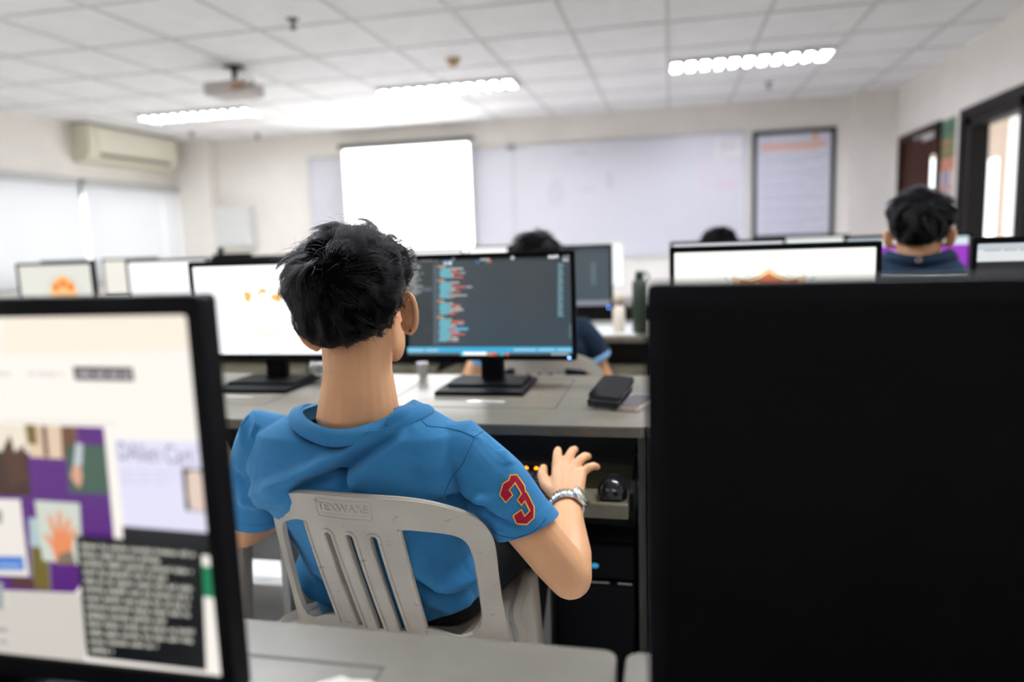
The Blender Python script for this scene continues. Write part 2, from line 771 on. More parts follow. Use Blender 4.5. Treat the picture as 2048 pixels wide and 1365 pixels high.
# right wall with a door and a window opening
DY0, DY1, DZ = 6.36, 7.40, 1.975
RY0, RY1, RZ0, RZ1 = 3.5, 5.88, 0.85, 1.93
bm = bmesh.new()
box(bm, XR, XR + 0.15, YB, RY0, 0, ZC)
box(bm, XR, XR + 0.15, RY1, DY0, 0, ZC)
box(bm, XR, XR + 0.15, DY1, YF, 0, ZC)
box(bm, XR, XR + 0.15, RY0, RY1, 0, RZ0)
box(bm, XR, XR + 0.15, RY0, RY1, RZ1, ZC)
box(bm, XR, XR + 0.15, DY0, DY1, DZ, ZC)
struct(obj('wall_right', bm, M_WALL))
struct(obj('trim_1', newbox(XL, -5.17, 7.58, YF, 0, ZC, 0.004), M_WALL))
struct(obj('trim_2', newbox(1.70, XR, 7.55, YF, 0, ZC, 0.004), M_WALL))
bm = bmesh.new()
box(bm, -5.17, 1.70, YF - 0.012, YF, 0, 0.1)
struct(obj('baseboard_front', bm, M_GREYPANEL))

# windows
w1 = bmesh.new()
for a, b in ((WL0, WL0 + 0.05), (WL1 - 0.05, WL1), (4.7, 4.74), (6.22, 6.26)):
    box(w1, XL - 0.12, XL - 0.06, a, b, WZ0, WZ1)
for a, b in ((WZ0, WZ0 + 0.05), (WZ1 - 0.05, WZ1)):
    box(w1, XL - 0.12, XL - 0.06, WL0, WL1, a, b)
w1 = struct(obj('window_1', w1, M_WHITEPL))
obj('window_pane', newbox(XL - 0.092, XL - 0.088, WL0, WL1, WZ0, WZ1), M_GLASS, w1)
w2 = bmesh.new()
FW_ = 0.13
for a, b in ((RY0, RY0 + FW_), (RY1 - FW_, RY1), (4.93, 5.03)):
    box(w2, XR - 0.02, XR + 0.10, a, b, RZ0, RZ1, 0.006)
for a, b in ((RZ0, RZ0 + FW_), (RZ1 - 0.085, RZ1)):
    box(w2, XR - 0.02, XR + 0.10, RY0, RY1, a, b, 0.006)
for a, b in ((RY0 - 0.06, RY0 + 0.02), (RY1 - 0.02, RY1 + 0.05)):
    box(w2, XR - 0.035, XR, a, b, RZ0 - 0.05, RZ1 + 0.05, 0.006)
box(w2, XR - 0.035, XR, RY0 - 0.06, RY1 + 0.05, RZ1 - 0.02, RZ1 + 0.05, 0.006)
box(w2, XR - 0.06, XR, RY0 - 0.06, RY1 + 0.05, RZ0 - 0.05, RZ0 + 0.02, 0.006)
w2 = struct(obj('window_2', w2, M_FRAME))
obj('window_pane', newbox(XR + 0.045, XR + 0.050, RY0, RY1, RZ0, RZ1), M_GLASS, w2)

# door
bm = bmesh.new()
box(bm, XR - 0.03, XR + 0.10, DY0 - 0.0, DY0 + 0.05, 0, DZ, 0.004)
box(bm, XR - 0.03, XR + 0.10, DY1 - 0.05, DY1, 0, DZ, 0.004)
box(bm, XR - 0.03, XR + 0.10, DY0, DY1, DZ - 0.05, DZ, 0.004)
door = struct(obj('door_1', bm, mat('brown_door_frame', (0.028, 0.011, 0.008), 0.5, spec=0.15)))
bm = bmesh.new()
box(bm, XR + 0.005, XR + 0.022, DY0 + 0.05, DY0 + 0.07, 0, DZ - 0.05)
box(bm, XR + 0.005, XR + 0.022, DY0 + 0.30, DY1 - 0.05, 0, DZ - 0.05)
box(bm, XR + 0.005, XR + 0.022, DY0 + 0.07, DY0 + 0.30, 0, 1.25)
box(bm, XR + 0.005, XR + 0.022, DY0 + 0.07, DY0 + 0.30, 1.74, DZ - 0.05)
leaf = obj('door_leaf', bm, M_DOOR, door)
obj('door_pane', newbox(XR + 0.012, XR + 0.016, DY0 + 0.07, DY0 + 0.30, 1.25, 1.74), M_GLASS, door)
bm = bmesh.new()
box(bm, XR - 0.035, XR + 0.005, 6.46, 6.72, 1.855, 1.91, 0.006)
box(bm, XR - 0.030, XR - 0.02, 6.60, 6.95, 1.90, 1.915)
obj('door_closer', bm, M_ALU, door)
bm = bmesh.new()
tube(bm, [(XR - 0.05, DY0 + 0.14, 1.0), (XR - 0.05, DY0 + 0.26, 1.0)], 0.010)
tube(bm, [(XR - 0.05, DY0 + 0.15, 1.0), (XR + 0.01, DY0 + 0.15, 1.0)], 0.009)
obj('door_handle', bm, M_ALU, door)

# corridor seen through the right window
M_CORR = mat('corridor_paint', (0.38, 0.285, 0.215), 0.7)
bm = bmesh.new()
box(bm, 3.40, 3.60, -1.0, 8.42, 1.90, 2.44)
box(bm, 3.40, 3.60, 8.40, 8.80, 0, 2.44)
box(bm, 3.40, 3.60, 9.80, 10.35, 0, 2.44)
box(bm, 3.40, 3.60, 10.35, 11.8, 0, 1.3)
box(bm, 3.40, 3.60, 10.35, 11.8, 2.1, 2.44)
box(bm, 3.40, 3.60, 11.8, 13.0, 0, 2.44)
box(bm, 3.40, 3.60, 8.80, 9.80, 1.90, 2.44)
box(bm, 3.40, 3.60, -1.0, 7.2, 0, 1.0)
box(bm, 3.40, 3.60, 5.2, 5.7, 1.0, 1.9)
struct(obj('wall_corridor', bm, M_CORR))
bm = bmesh.new()
box(bm, 3.33, 3.40, 8.18, 8.40, 0, 2.30)
struct(obj('trim_3', bm, M_WHITEPL))
bm = bmesh.new()
box(bm, XR + 0.2, 3.6, -1.0, 13.0, -0.1, 0)
struct(obj('floor_corridor', bm, M_FLOOR))
bm = bmesh.new()
box(bm, XR + 0.15, 3.6, -1.0, 13.0, 2.44, 2.54)
struct(obj('ceiling_corridor', bm, M_CEIL))

# ------------------------------------------------------------------ ceiling lights
TUBES = {k: emit('lit_tube_' + k, (0.90, 0.95, 1.0) if k != 'right' else (0.80, 0.84, 1.0), v) for k, v in LAMP_W.items()}


def ceiling_light(cx, cy, kind, label):
    t = thing('ceiling_light', label, 'ceiling light', (cx, cy, ZC - 0.005), 0, 'recessed fluorescent ceiling lights')
    L, W = 1.13, 0.285
    bm = bmesh.new()
    for s in (-1, 1):
        box(bm, -L / 2, L / 2, s * W / 2 - 0.008, s * W / 2 + 0.008, -0.026, 0.004)
        box(bm, s * L / 2 - 0.008, s * L / 2 + 0.008, -W / 2, W / 2, -0.026, 0.004)
    obj('light_frame', bm, M_WHITEPL, t)
    obj('reflector', newbox(-L / 2 + 0.01, L / 2 - 0.01, -W / 2 + 0.01, W / 2 - 0.01, -0.002, 0.003), M_ALU, t)
    for s in (-1, 1):
        bm = bmesh.new()
        tube(bm, [(-L / 2 + 0.03, s * 0.068, -0.013), (L / 2 - 0.03, s * 0.068, -0.013)], 0.009, n=10)
        obj('fluorescent_tube', bm, TUBES[kind], t)
    bm = bmesh.new()
    for k in range(1, 11):
        xx = -L / 2 + L * k / 11
        box(bm, xx - 0.026, xx + 0.026, -W / 2 + 0.01, W / 2 - 0.01, -0.027, -0.002)
    box(bm, -L / 2 + 0.01, L / 2 - 0.01, -0.006, 0.006, -0.026, -0.004)
    obj('louvre', bm, mat('louvre_grey', (0.14, 0.145, 0.17), 0.4, 0.3), t)
    return t


ceiling_light(-4.27, 6.20, 'left', 'brightly lit louvred ceiling light between the projector and the air conditioner')
ceiling_light(-1.78, 5.93, 'middle', 'louvred ceiling light in the middle of the ceiling, right of the smoke detector')
ceiling_light(0.565, 5.83, 'right', 'bluish louvred ceiling light nearest the right wall, overlit to brighten the front wall')
for kx, cx in enumerate((-4.27, -1.78, 0.565)):
    for cy in (2.2, -1.1):
        ceiling_light(cx, cy, 'near' if cy > 0 else 'back',
                      'louvred ceiling light over the %s of the room, %s' % (('window side', 'middle', 'door side')[kx], 'above the second desk row' if cy > 0 else 'behind the camera'))

# ------------------------------------------------------------------ things on the ceiling
t = thing('projector', 'pale video projector hanging from the ceiling on a dark pole', 'projector', (-2.97, 4.75, ZC))
obj('mount_plate', newbox(-0.06, 0.06, -0.06, 0.06, -0.012, 0.0, 0.003), M_BLACK, t)
bm = bmesh.new()
tube(bm, [(0, 0, -0.01), (0, 0, -0.10)], 0.018)
box(bm, -0.07, 0.07, -0.05, 0.05, -0.118, -0.100, 0.003)
obj('mount_pole', bm, M_BLACK, t)
obj('projector_body', newbox(-0.17, 0.15, -0.13, 0.13, -0.205, -0.118, 0.015, 3), mat('projector_shell', (0.55, 0.50, 0.47), 0.5), t)
bm = bmesh.new()
lathe(bm, [(0.03, 0), (0.034, 0.01), (0.034, 0.03), (0.026, 0.034)], 20)
bmesh.ops.rotate(bm, verts=bm.verts, matrix=Matrix.Rotation(-PI / 2, 3, 'X'))
bmesh.ops.translate(bm, verts=bm.verts, vec=(0.06, 0.125, -0.16))
obj('projector_lens', bm, M_BLACKGLOSS, t, True)
bm = bmesh.new()
tube(bm, [(0.02, 0.0, -0.03), (0.10, -0.02, -0.05), (0.17, -0.05, -0.11), (0.19, -0.10, -0.165), (0.14, -0.128, -0.17)], 0.004, n=8)
tube(bm, [(0.02, 0.0, -0.05), (0.08, -0.04, -0.07), (0.13, -0.08, -0.10), (0.12, -0.128, -0.16)], 0.004, n=8)
obj('projector_cable', bm, M_BLACK, t, True)
obj('plug_panel', newbox(0.05, 0.145, -0.136, -0.13, -0.19, -0.14, 0.002), mat('socket_orange', (0.42, 0.25, 0.17), 0.5), t)

SPR = [((-2.06, 3.92), 'fire sprinkler on the ceiling near the top of the view, above the projector'),
       ((-4.50, 7.55), 'small sprinkler by the front wall, left of the projection screen'),
       ((-5.02, 7.12), 'small pale sprinkler by the air conditioner'),
       ((0.834, 6.82), 'fire sprinkler on the ceiling in front of the framed poster')]
for (sx, sy), lab in SPR:
    t = thing('fire_sprinkler', lab, 'sprinkler', (sx, sy, ZC), 0, 'sprinklers on the ceiling')
    bm = bmesh.new()
    lathe(bm, [(0.036, 0.0), (0.034, -0.006), (0.016, -0.010)], 20)
    obj('escutcheon', bm, mat('dull_brass', (0.16, 0.14, 0.13), 0.4, 0.6), t, True)
    bm = bmesh.new()
    lathe(bm, [(0.010, -0.008), (0.012, -0.03), (0.007, -0.034), (0.007, -0.05)], 14)
    lathe(bm, [(0.020, -0.050), (0.022, -0.054), (0.003, -0.056)], 14)
    obj('sprinkler_head', bm, mat('dark_brass', (0.10, 0.085, 0.08), 0.4, 0.6), t, True)
t = thing('smoke_detector', 'round amber smoke detector on the ceiling by the middle light', 'smoke detector', (-1.48, 5.09, ZC))
bm = bmesh.new()
lathe(bm, [(0.055, 0.0), (0.055, -0.012), (0.048, -0.020), (0.020, -0.022)], 24)
obj('detector_base', bm, mat('aged_ivory', (0.62, 0.45, 0.27), 0.5), t, True)
bm = bmesh.new()
lathe(bm, [(0.034, -0.018), (0.036, -0.040), (0.026, -0.050), (0.006, -0.052)], 24)
obj('detector_cap', bm, mat('amber_plastic', (0.55, 0.33, 0.14), 0.4), t, True)

# ------------------------------------------------------------------ left wall: air conditioner, blinds
t = thing('air_conditioner', 'cream split air conditioner high on the left wall above the blinds', 'air conditioner', (XL, 6.78, 2.07))
bm = bmesh.new()
prof = [(0.0, 0.0), (0.10, 0.0), (0.17, 0.03), (0.205, 0.09), (0.21, 0.33), (0.19, 0.36), (0.0, 0.36)]
loft(bm, [[(p[0], yy, p[1]) for p in prof] for yy in (-0.64, 0.64)])
bmesh.ops.recalc_face_normals(bm, faces=bm.faces[:])
obj('air_conditioner_body', bm, M_CREAM, t)
obj('front_panel', newbox(0.205, 0.216, -0.53, 0.62, 0.115, 0.33, 0.004), mat('panel_cream', (0.80, 0.76, 0.63), 0.35), t)
bm = bmesh.new()
box(bm, 0.150, 0.213, -0.50, 0.52, 0.055, 0.085, 0.004)
obj('air_outlet', bm, mat('outlet_shadow', (0.16, 0.15, 0.12), 0.6), t)
bm = bmesh.new()
box(bm, 0.02, 0.20, -0.645, 0.645, 0.355, 0.366, 0.003)
obj('intake_grille', bm, mat('dark_grille', (0.07, 0.065, 0.055), 0.6), t)

for y0, y1, z0, lab in ((3.2, 6.095, 0.88, 'white roller blind left of the bright gap on the left wall'),
                        (6.185, 7.30, 0.88, 'white roller blind right of the bright gap, under the air conditioner'),
                        (7.3005, 7.575, 0.9, 'narrow grey blind at the far corner of the left wall')):
    t = thing('roller_blind', lab, 'roller blind', (XL, y0, WZ1), 0, 'roller blinds on the left wall')
    W = y1 - y0
    n = 24
    bm = bmesh.new()
    vs = []
    for k in range(n + 1):
        yy = W * k / n
        w = 0.004 * math.sin(yy * 9)
        vs.append((bm.verts.new((0.045 + w, yy, 0.03)), bm.verts.new((0.047 + w * 1.5, yy, z0 - WZ1))))
    for k in range(n):
        bm.faces.new((vs[k][0], vs[k + 1][0], vs[k + 1][1], vs[k][1]))
    obj('blind_cloth', bm, M_BLIND, t, True)
    bm = bmesh.new()
    tube(bm, [(0.047, 0.011, z0 - WZ1), (0.047, W - 0.011, z0 - WZ1)], 0.010, n=10)
    obj('bottom_bar', bm, M_GREYPANEL, t, True)
    bm = bmesh.new()
    box(bm, 0.0, 0.075, 0.0, W, 0.005, 0.075, 0.006)
    obj('blind_cassette', bm, mat('cassette_grey', (0.50, 0.50, 0.49), 0.5), t)
t = thing('blind_chain', 'dark pull chain in the gap between the two wide blinds', 'blind chain', (XL, 6.14, WZ1 + 0.03))
bm = bmesh.new()
tube(bm, [(0.005, 0, 0.03), (0.05, 0, 0.02), (0.05, 0.0, -0.13)], 0.011, n=8)
obj('chain_guide', bm, mat('chain_grey', (0.12, 0.12, 0.11), 0.5), t, True)

# ------------------------------------------------------------------ front wall
t = thing('wall_cabinet', 'small white box cabinet on the front wall left of the whiteboard', 'cabinet', (-4.965, YF, 1.44))
obj('cabinet_body', newbox(-0.25, 0.25, -0.14, 0.0, -0.235, 0.235, 0.006), M_WHITEPL, t)
obj('cabinet_door', newbox(-0.235, 0.235, -0.152, -0.14, -0.22, 0.22, 0.004), M_WHITEPL, t)

t = thing('whiteboard', 'wide lilac-white whiteboard with faint marker traces on the front wall', 'whiteboard', (-1.63, YF, 1.55))
WB = (-2.35, 2.35, -0.575, 0.59)
P = Picture()
wbc = (0.70, 0.68, 0.735)
P.rect(WB[0], WB[1], WB[2], WB[3], wbc)
r2 = np.random.default_rng(3)
for px, py, a, b, c in ((0.72, 0.50, 0.09, 0.012, (0.62, 0.53, 0.62)), (1.02, 0.20, 0.04, 0.10, (0.63, 0.61, 0.68)), (0.78, 0.12, 0.09, 0.02, (0.63, 0.61, 0.67)),
                        (0.45, 0.1, 0.10, 0.16, (0.65, 0.635, 0.69)), (-2.0, 0.10, 0.14, 0.2, (0.66, 0.65, 0.69)), (2.12, 0.22, 0.24, 0.20, (0.72, 0.66, 0.715)), (2.18, 0.1, 0.1, 0.03, (0.72, 0.62, 0.68))):
    P.disc(px, py, a, b, c)
obj('board_face', P.bm, print_mat('glossy_board', 0.25), t, loc=(0, -0.026, 0))
bm = bmesh.new()
box(bm, WB[0] - 0.03, WB[1] + 0.03, -0.024, -0.002, WB[2] - 0.03, WB[3] + 0.03)
obj('board_backing', bm, M_GREYPANEL, t)
bm = bmesh.new()
for a in ((WB[0] - 0.03, WB[0], WB[2] - 0.03, WB[3] + 0.03), (WB[1], WB[1] + 0.03, WB[2] - 0.03, WB[3] + 0.03),
          (WB[0], WB[1], WB[2] - 0.03, WB[2]), (WB[0], WB[1], WB[3], WB[3] + 0.02)):
    box(bm, a[0], a[1], -0.034, -0.0, a[2], a[3], 0.004)
obj('board_frame', bm, mat('pale_alu', (0.70, 0.68, 0.68), 0.4), t)
obj('board_joint', newbox(-0.012, 0.012, -0.030, -0.026, WB[2], WB[3] + 0.015), mat('joint_grey', (0.55, 0.54, 0.56), 0.4), t)
obj('board_bracket', newbox(-0.06, 0.03, -0.045, -0.034, WB[3] - 0.02, WB[3] + 0.04, 0.005), mat('bracket_grey', (0.30, 0.28, 0.30), 0.5), t)

t = thing('paper_notice', 'small white paper notice stuck in the top right corner of the whiteboard', 'notice', (0.565, YF - 0.030, 2.02))
P = Picture()
P.rect(-0.125, 0.125, -0.10, 0.09, (0.86, 0.84, 0.84))
P.bars([((-0.08, z), (0.08 - 0.03 * (k % 2), z), (0.08 - 0.03 * (k % 2), z + 0.012), (-0.08, z + 0.012)) for k, z in enumerate((-0.04, -0.015, 0.01, 0.035))], (0.66, 0.62, 0.66))
obj('notice_sheet', P.bm, print_mat('paper'), t, loc=(0, -0.002, 0))

t = thing('projection_screen', 'pull-down projection screen glowing white in front of the whiteboard', 'projection screen', (-2.80, YF - 0.13, 2.24))
P = Picture(0.0004)
P.rect(-0.715, 0.715, -1.16, -0.03, (1, 1, 1))
P.ring(0.0, -0.60, 0.245, 0.006, (0.965, 0.97, 0.965), sz=1.15)
oc = (0.99, 0.95, 0.89)
P.poly(((-0.18, -0.35), (-0.13, -0.36), (-0.12, -0.40), (-0.14, -0.44), (-0.17, -0.44)), oc)
P.poly(((0.18, -0.35), (0.13, -0.36), (0.10, -0.39), (0.14, -0.44), (0.17, -0.42)), oc)
P.poly(((-0.05, -0.35), (0.0, -0.32), (0.05, -0.35), (0.03, -0.37), (0.0, -0.35), (-0.03, -0.37)), oc)
obj('projected_picture', P.bm, screen_mat('projected_light', 5.0, 0.9), t)  # cloth itself glows in place of the projector beam, lighting the front ceiling
obj('screen_cloth', newbox(-0.735, 0.735, 0.003, 0.006, -1.18, 0.0), M_SCREENWHITE, t)
bm = bmesh.new()
tube(bm, [(-0.755, 0.0, 0.012), (0.755, 0.0, 0.012)], 0.026, n=14)
obj('screen_casing', bm, mat('casing_dark', (0.055, 0.06, 0.06), 0.5), t, True)
bm = bmesh.new()
tube(bm, [(-0.74, 0.0045, -1.19), (0.74, 0.0045, -1.19)], 0.012, n=10)
obj('weight_bar', bm, M_WHITEPL, t, True)
for s in (-0.6, 0.6):
    obj('wall_bracket', newbox(s - 0.015, s + 0.015, 0.0, 0.13, 0.0, 0.03), M_BLACK, t)

t = thing('framed_poster', 'large framed notice with an orange heading on the front wall right of the whiteboard', 'poster', (1.185, YF, 1.62))
bm = bmesh.new()
for a in ((-0.385, -0.345, -0.53, 0.53), (0.345, 0.385, -0.53, 0.53), (-0.345, 0.345, 0.49, 0.53), (-0.345, 0.345, -0.53, -0.49)):
    box(bm, a[0], a[1], -0.035, -0.001, a[2], a[3], 0.004)
obj('poster_frame', bm, mat('dark_green_frame', (0.014, 0.018, 0.017), 0.5, spec=0.2), t)
P = Picture()
P.rect(-0.346, 0.346, -0.491, 0.491, (0.72, 0.72, 0.80))
P.bars([((-0.30 + 0.05 * k, 0.36), (-0.255 + 0.05 * k, 0.36), (-0.255 + 0.05 * k, 0.40), (-0.30 + 0.05 * k, 0.40)) for k in range(12)], (0.82, 0.38, 0.22))
P.bars([((-0.30 + 0.05 * k, 0.315), (-0.255 + 0.05 * k, 0.315), (-0.255 + 0.05 * k, 0.345), (-0.30 + 0.05 * k, 0.345)) for k in range(11)], (0.80, 0.55, 0.45))
P.disc(0.20, 0.45, 0.03, 0.03, (0.82, 0.36, 0.18))
P.disc(-0.24, 0.45, 0.025, 0.025, (0.62, 0.60, 0.66))
z = 0.26
k = 0
while z > -0.46:
    L = (0.56, 0.52, 0.40, 0.58, 0.46)[k % 5]
    P.bars([((-0.28 + q, z), (-0.28 + q + 0.036, z), (-0.28 + q + 0.036, z + 0.013), (-0.28 + q, z + 0.013)) for q in np.arange(0, L, 0.045)], (0.48, 0.48, 0.56))
    z -= (0.036, 0.032, 0.05)[k % 3]
    k += 1
obj('poster_sheet', P.bm, print_mat('paper'), t, loc=(0, -0.012, 0))
obj('poster_backing', newbox(-0.346, 0.346, -0.010, -0.001, -0.491, 0.491), M_WHITEPL, t)

t = thing('wall_poster', 'narrow green and orange poster on the right wall between door and window', 'poster', (XR, 6.225, 1.62), -PI / 2)
P = Picture()
P.rect(-0.15, 0.15, -0.34, 0.345, (0.10, 0.19, 0.11))
P.rect(-0.15, 0.15, 0.10, 0.125, (0.40, 0.22, 0.06))
P.rect(-0.13, 0.11, 0.155, 0.19, (0.42, 0.22, 0.08))
P.rect(-0.13, 0.12, 0.25, 0.28, (0.07, 0.12, 0.10))
P.rect(-0.15, 0.15, -0.34, 0.06, (0.58, 0.24, 0.15))
for q, c in enumerate(((0.55, 0.5, 0.52), (0.2, 0.2, 0.3), (0.65, 0.6, 0.62), (0.6, 0.2, 0.08), (0.35, 0.35, 0.45), (0.6, 0.55, 0.55))):
    P.rect(-0.13 + 0.09 * (q % 3), -0.05 + 0.09 * (q % 3), -0.16 - 0.14 * (q // 3), -0.04 - 0.14 * (q // 3), c)
obj('poster_sheet', P.bm, print_mat('paper'), t, loc=(0, -0.004, 0))
#==FURN==

# ------------------------------------------------------------------ computer desks (two places each)
DESK_W, DESK_D, DESK_Z = 1.505, 0.61, 0.75


def make_desk(label, x, y, tray=(-0.02, -0.14)):
    t = thing('computer_desk', label, 'desk', (x, y, 0), 0, 'two-place computer desks')
    hw = DESK_W / 2
    bm = bmesh.new()
    solid_sheet(bm, rrect(-hw, hw, 0, DESK_D, 0.014), [], 0.2, lambda a, b, w: (a, b, DESK_Z - w), 0.024)
    obj('desktop', bm, M_DESK, t)
    obj('edge_band', newbox(-hw + 0.012, hw - 0.012, -0.0012, 0.004, DESK_Z - 0.023, DESK_Z - 0.003), M_DESKEDGE, t)
    for s in (-1, 1):
        obj('side_panel', newbox(s * (hw - 0.0105) - 0.009, s * (hw - 0.0105) + 0.009, 0.03, DESK_D - 0.02, 0, DESK_Z - 0.024), M_SHADEPANEL, t)
    for xx in (-0.19, 0.5075):
        obj('partition', newbox(xx - 0.009, xx + 0.009, 0.05, DESK_D - 0.04, 0, 0.56), M_GREYPANEL, t)
    obj('back_panel', newbox(-hw + 0.03, hw - 0.03, DESK_D - 0.05, DESK_D - 0.032, 0.10, DESK_Z - 0.024), M_PANEL, t)
    bm = bmesh.new()
    box(bm, -hw + 0.03, -0.20, 0.150, 0.160, 0.46, DESK_Z - 0.024)
    box(bm, -0.18, hw - 0.03, 0.150, 0.160, 0.46, DESK_Z - 0.024)
    obj('inner_board', bm, M_DARKBOARD, t)
    for (a, b), ty in (((-hw + 0.032, -0.215), tray[0]), ((-0.165, hw - 0.032), tray[1])):
        bm = bmesh.new()
        box(bm, a, b, ty, ty + 0.28, 0.600, 0.620, 0.003)
        box(bm, a, b, ty - 0.006, ty + 0.012, 0.592, 0.624, 0.004)
        tr = obj('keyboard_tray', bm, mat('tray_laminate', (0.105, 0.092, 0.062), 0.3, noise=0.25, nscale=14), t)
        for xx in (a - 0.010, b + 0.002):
            obj('tray_rail', newbox(xx, xx + 0.008, ty + 0.02, ty + 0.30, 0.604, 0.64), M_BLACK, tr)
    for a, b in ((-0.70, -0.28), (0.06, 0.5225)):
        bm = bmesh.new()
        y0, y1 = 0.16, 0.542
        for q in ((a, b, y1, y1 + 0.004), (a, b, y0, y0 + 0.004), (a, a + 0.004, y0, y1), (b, b + 0.004, y0, y1 + 0.004)):
            box(bm, q[0], q[1], q[2], q[3], DESK_Z - 0.0008, DESK_Z + 0.0006)
        obj('hatch_joint', bm, mat('joint_dark', (0.09, 0.08, 0.065), 0.6), t)
    return t


ROWY = [0.085, 1.585, 3.065, 4.545]
UX = [-0.8075, 0.7075, -2.3225, -3.8375]
desk0 = make_desk('grey-beige desk close to the camera, under the left lit monitor', UX[0], ROWY[0])
dup(desk0, (UX[1], ROWY[0], 0), 'grey-beige desk close to the camera, under the big black monitor')
desk1 = make_desk('computer desk where the person in the blue polo sits', UX[0], ROWY[1], (0.03, -0.14))
dup(desk1, (UX[1] - 0.009, ROWY[1], 0), 'computer desk of the same row, right of the person in the blue polo')
dup(desk0, (UX[2], ROWY[1], 0), 'computer desk at the left end of the row of the person in the blue polo')
for k, lab in ((0, 'second-row desk where the person with pale blue cuffs sits'),
               (1, 'second-row desk in front of the person by the door side'),
               (2, 'second-row desk under the white monitors left of the aisle'),
               (3, 'second-row desk under the orange crest monitor at the window side')):
    dup(desk0, (UX[k], ROWY[2], 0), lab)
for k, lab in ((0, 'far-row desk straight ahead below the projection screen'),
               (1, 'far-row desk in front of the framed poster'),
               (3, 'far-row desk in the corner by the window blinds')):
    dup(desk0, (UX[k], ROWY[3], 0), lab)

# ------------------------------------------------------------------ monitors
MW, MH, MZ0, MFY = 0.515, 0.311, 0.076, 0.02
SX, ST, SB = 0.013, 0.016, 0.018                                    # bezel widths
S_ON = screen_mat('lit_display', 0.73)


def make_monitor(label, x, y, paint=None, led=True, kind='black', mw=MW, group='black desktop monitors', tilt=0.0, glow=None, z=DESK_Z, MZ0=MZ0, MH=MH, thick=0.016):
    m = M_BLACK if kind == 'black' else M_WHITEPL
    t = thing('monitor', label, 'monitor', (x, y, z), tilt, group)
    h = mw / 2
    z0, z1 = MZ0, MZ0 + MH
    bs = thick - 0.016
    bm = bmesh.new()
    solid_sheet(bm, rrect(-h, h, z0, z1, 0.006), [rrect(-h + SX, h - SX, z0 + SB, z1 - ST, 0.003, 2)], 0.09,
                lambda a, b, w: (a, MFY + w, b), thick)
    obj('bezel', bm, m, t)
    bm = bmesh.new()
    a = [(-h + 0.004, MFY + bs + 0.012, z0 + 0.004), (h - 0.004, MFY + bs + 0.012, z0 + 0.004), (h - 0.004, MFY + bs + 0.012, z1 - 0.004), (-h + 0.004, MFY + bs + 0.012, z1 - 0.004)]
    b = [(p[0] * 0.97, MFY + bs + 0.032, p[2] + (0.008 if p[2] < 0.2 else -0.008)) for p in a]
    c = [(p[0] * 0.55, MFY + bs + 0.052, (z0 + z1) / 2 + (p[2] - (z0 + z1) / 2) * 0.6) for p in a]
    loft(bm, [a, b, c])
    bmesh.ops.recalc_face_normals(bm, faces=bm.faces[:])
    obj('back_shell', bm, m, t)
    if paint is None:
        obj('display', newbox(-h + SX - 0.001, h - SX + 0.001, MFY + 0.0025, MFY + 0.006, z0 + SB - 0.001, z1 - ST + 0.001), M_DISPLAY_OFF, t)
    else:
        P = Picture()
        L = (-h + SX - 0.0005, h - SX + 0.0005, z0 + SB - 0.0005, z1 - ST + 0.0005)
        wy = y + MFY + 0.004

        def cv(px, py):
            p = at(px, py, wy)
            return (min(max(p[0] - x, L[0]), L[1]), min(max(p[2] - z, L[2]), L[3]))
        paint(P, L, cv)
        obj('display', P.bm, glow or S_ON, t, loc=(0, MFY + 0.005, 0))
    bm = bmesh.new()
    box(bm, -0.033, 0.033, MFY + 0.028, MFY + 0.062, 0.010, 0.26, 0.004)
    obj('stand_neck', bm, m, t)
    bm = bmesh.new()
    def slab(bm, q, z0, z1):
        loft(bm, [[(p[0], p[1], z0) for p in q], [(p[0] * 0.985, p[1] * 0.985, z1) for p in q]])
    slab(bm, ((-0.126, -0.118), (0.126, -0.118), (0.126, 0.11), (-0.126, 0.11)), 0.0, 0.011)
    slab(bm, ((-0.110, -0.045), (0.110, -0.045), (0.110, 0.10), (-0.110, 0.10)), 0.010, 0.018)
    bmesh.ops.recalc_face_normals(bm, faces=bm.faces[:])
    obj('stand_base', bm, m, t)
    if led:
        bm = bmesh.new()
        ellipsoid(bm, (h - 0.022, MFY - 0.0005, z0 + 0.008), (0.0035, 0.0015, 0.0028), sub=2)
        obj('power_light', bm, emit('blue_led', (0.10, 0.28, 1.0), 9.0), t, True)
    return t


def white(P, L, c=(1.15, 1.15, 1.18)):
    P.rect(L[0], L[1], L[2], L[3], c)


def C(r, g, b):
    return lin(r, g, b)


def words(P, cv, rows, c):
    """word-like marks too blurred to read: rows of (x0, x1, y, height) in photo pixels"""
    out = []
    for x0, x1, y, hh, slope in rows:
        x = x0
        while x < x1 - 2:
            w = min(rng.uniform(14, 44), x1 - x)
            ya, yb = y + slope * (x - x0), y + slope * (x + w - x0)
            out.append((cv(x, ya + hh), cv(x + w, yb + hh), cv(x + w, yb), cv(x, ya)))
            x += w + 5
    P.bars(out, c)


def script(P, cv, rows, c):
    """lines of unreadable small writing: short strokes of uneven height"""
    out = []
    for x0, x1, y, hh, slope in rows:
        x = x0
        left = int(rng.integers(4, 11))
        while x < x1 - 2:
            yy = y + slope * (x - x0)
            t = yy + hh * rng.choice((0.0, 0.28, 0.28, 0.28))
            b = yy + hh * rng.choice((1.0, 1.0, 1.0, 1.25))
            out.append((cv(x, b), cv(x + 2.6, b), cv(x + 2.6, t), cv(x, t)))
            out.append((cv(x + 2.0, yy + hh), cv(x + 4.0, yy + hh), cv(x + 4.0, yy + hh * 0.72), cv(x + 2.0, yy + hh * 0.72)))
            x += 4.4
            left -= 1
            if left == 0:
                x += 5
                left = int(rng.integers(3, 11))
    P.bars(out, c)


def quad(P, cv, pts, c):
    P.poly([cv(*p) for p in pts], c)


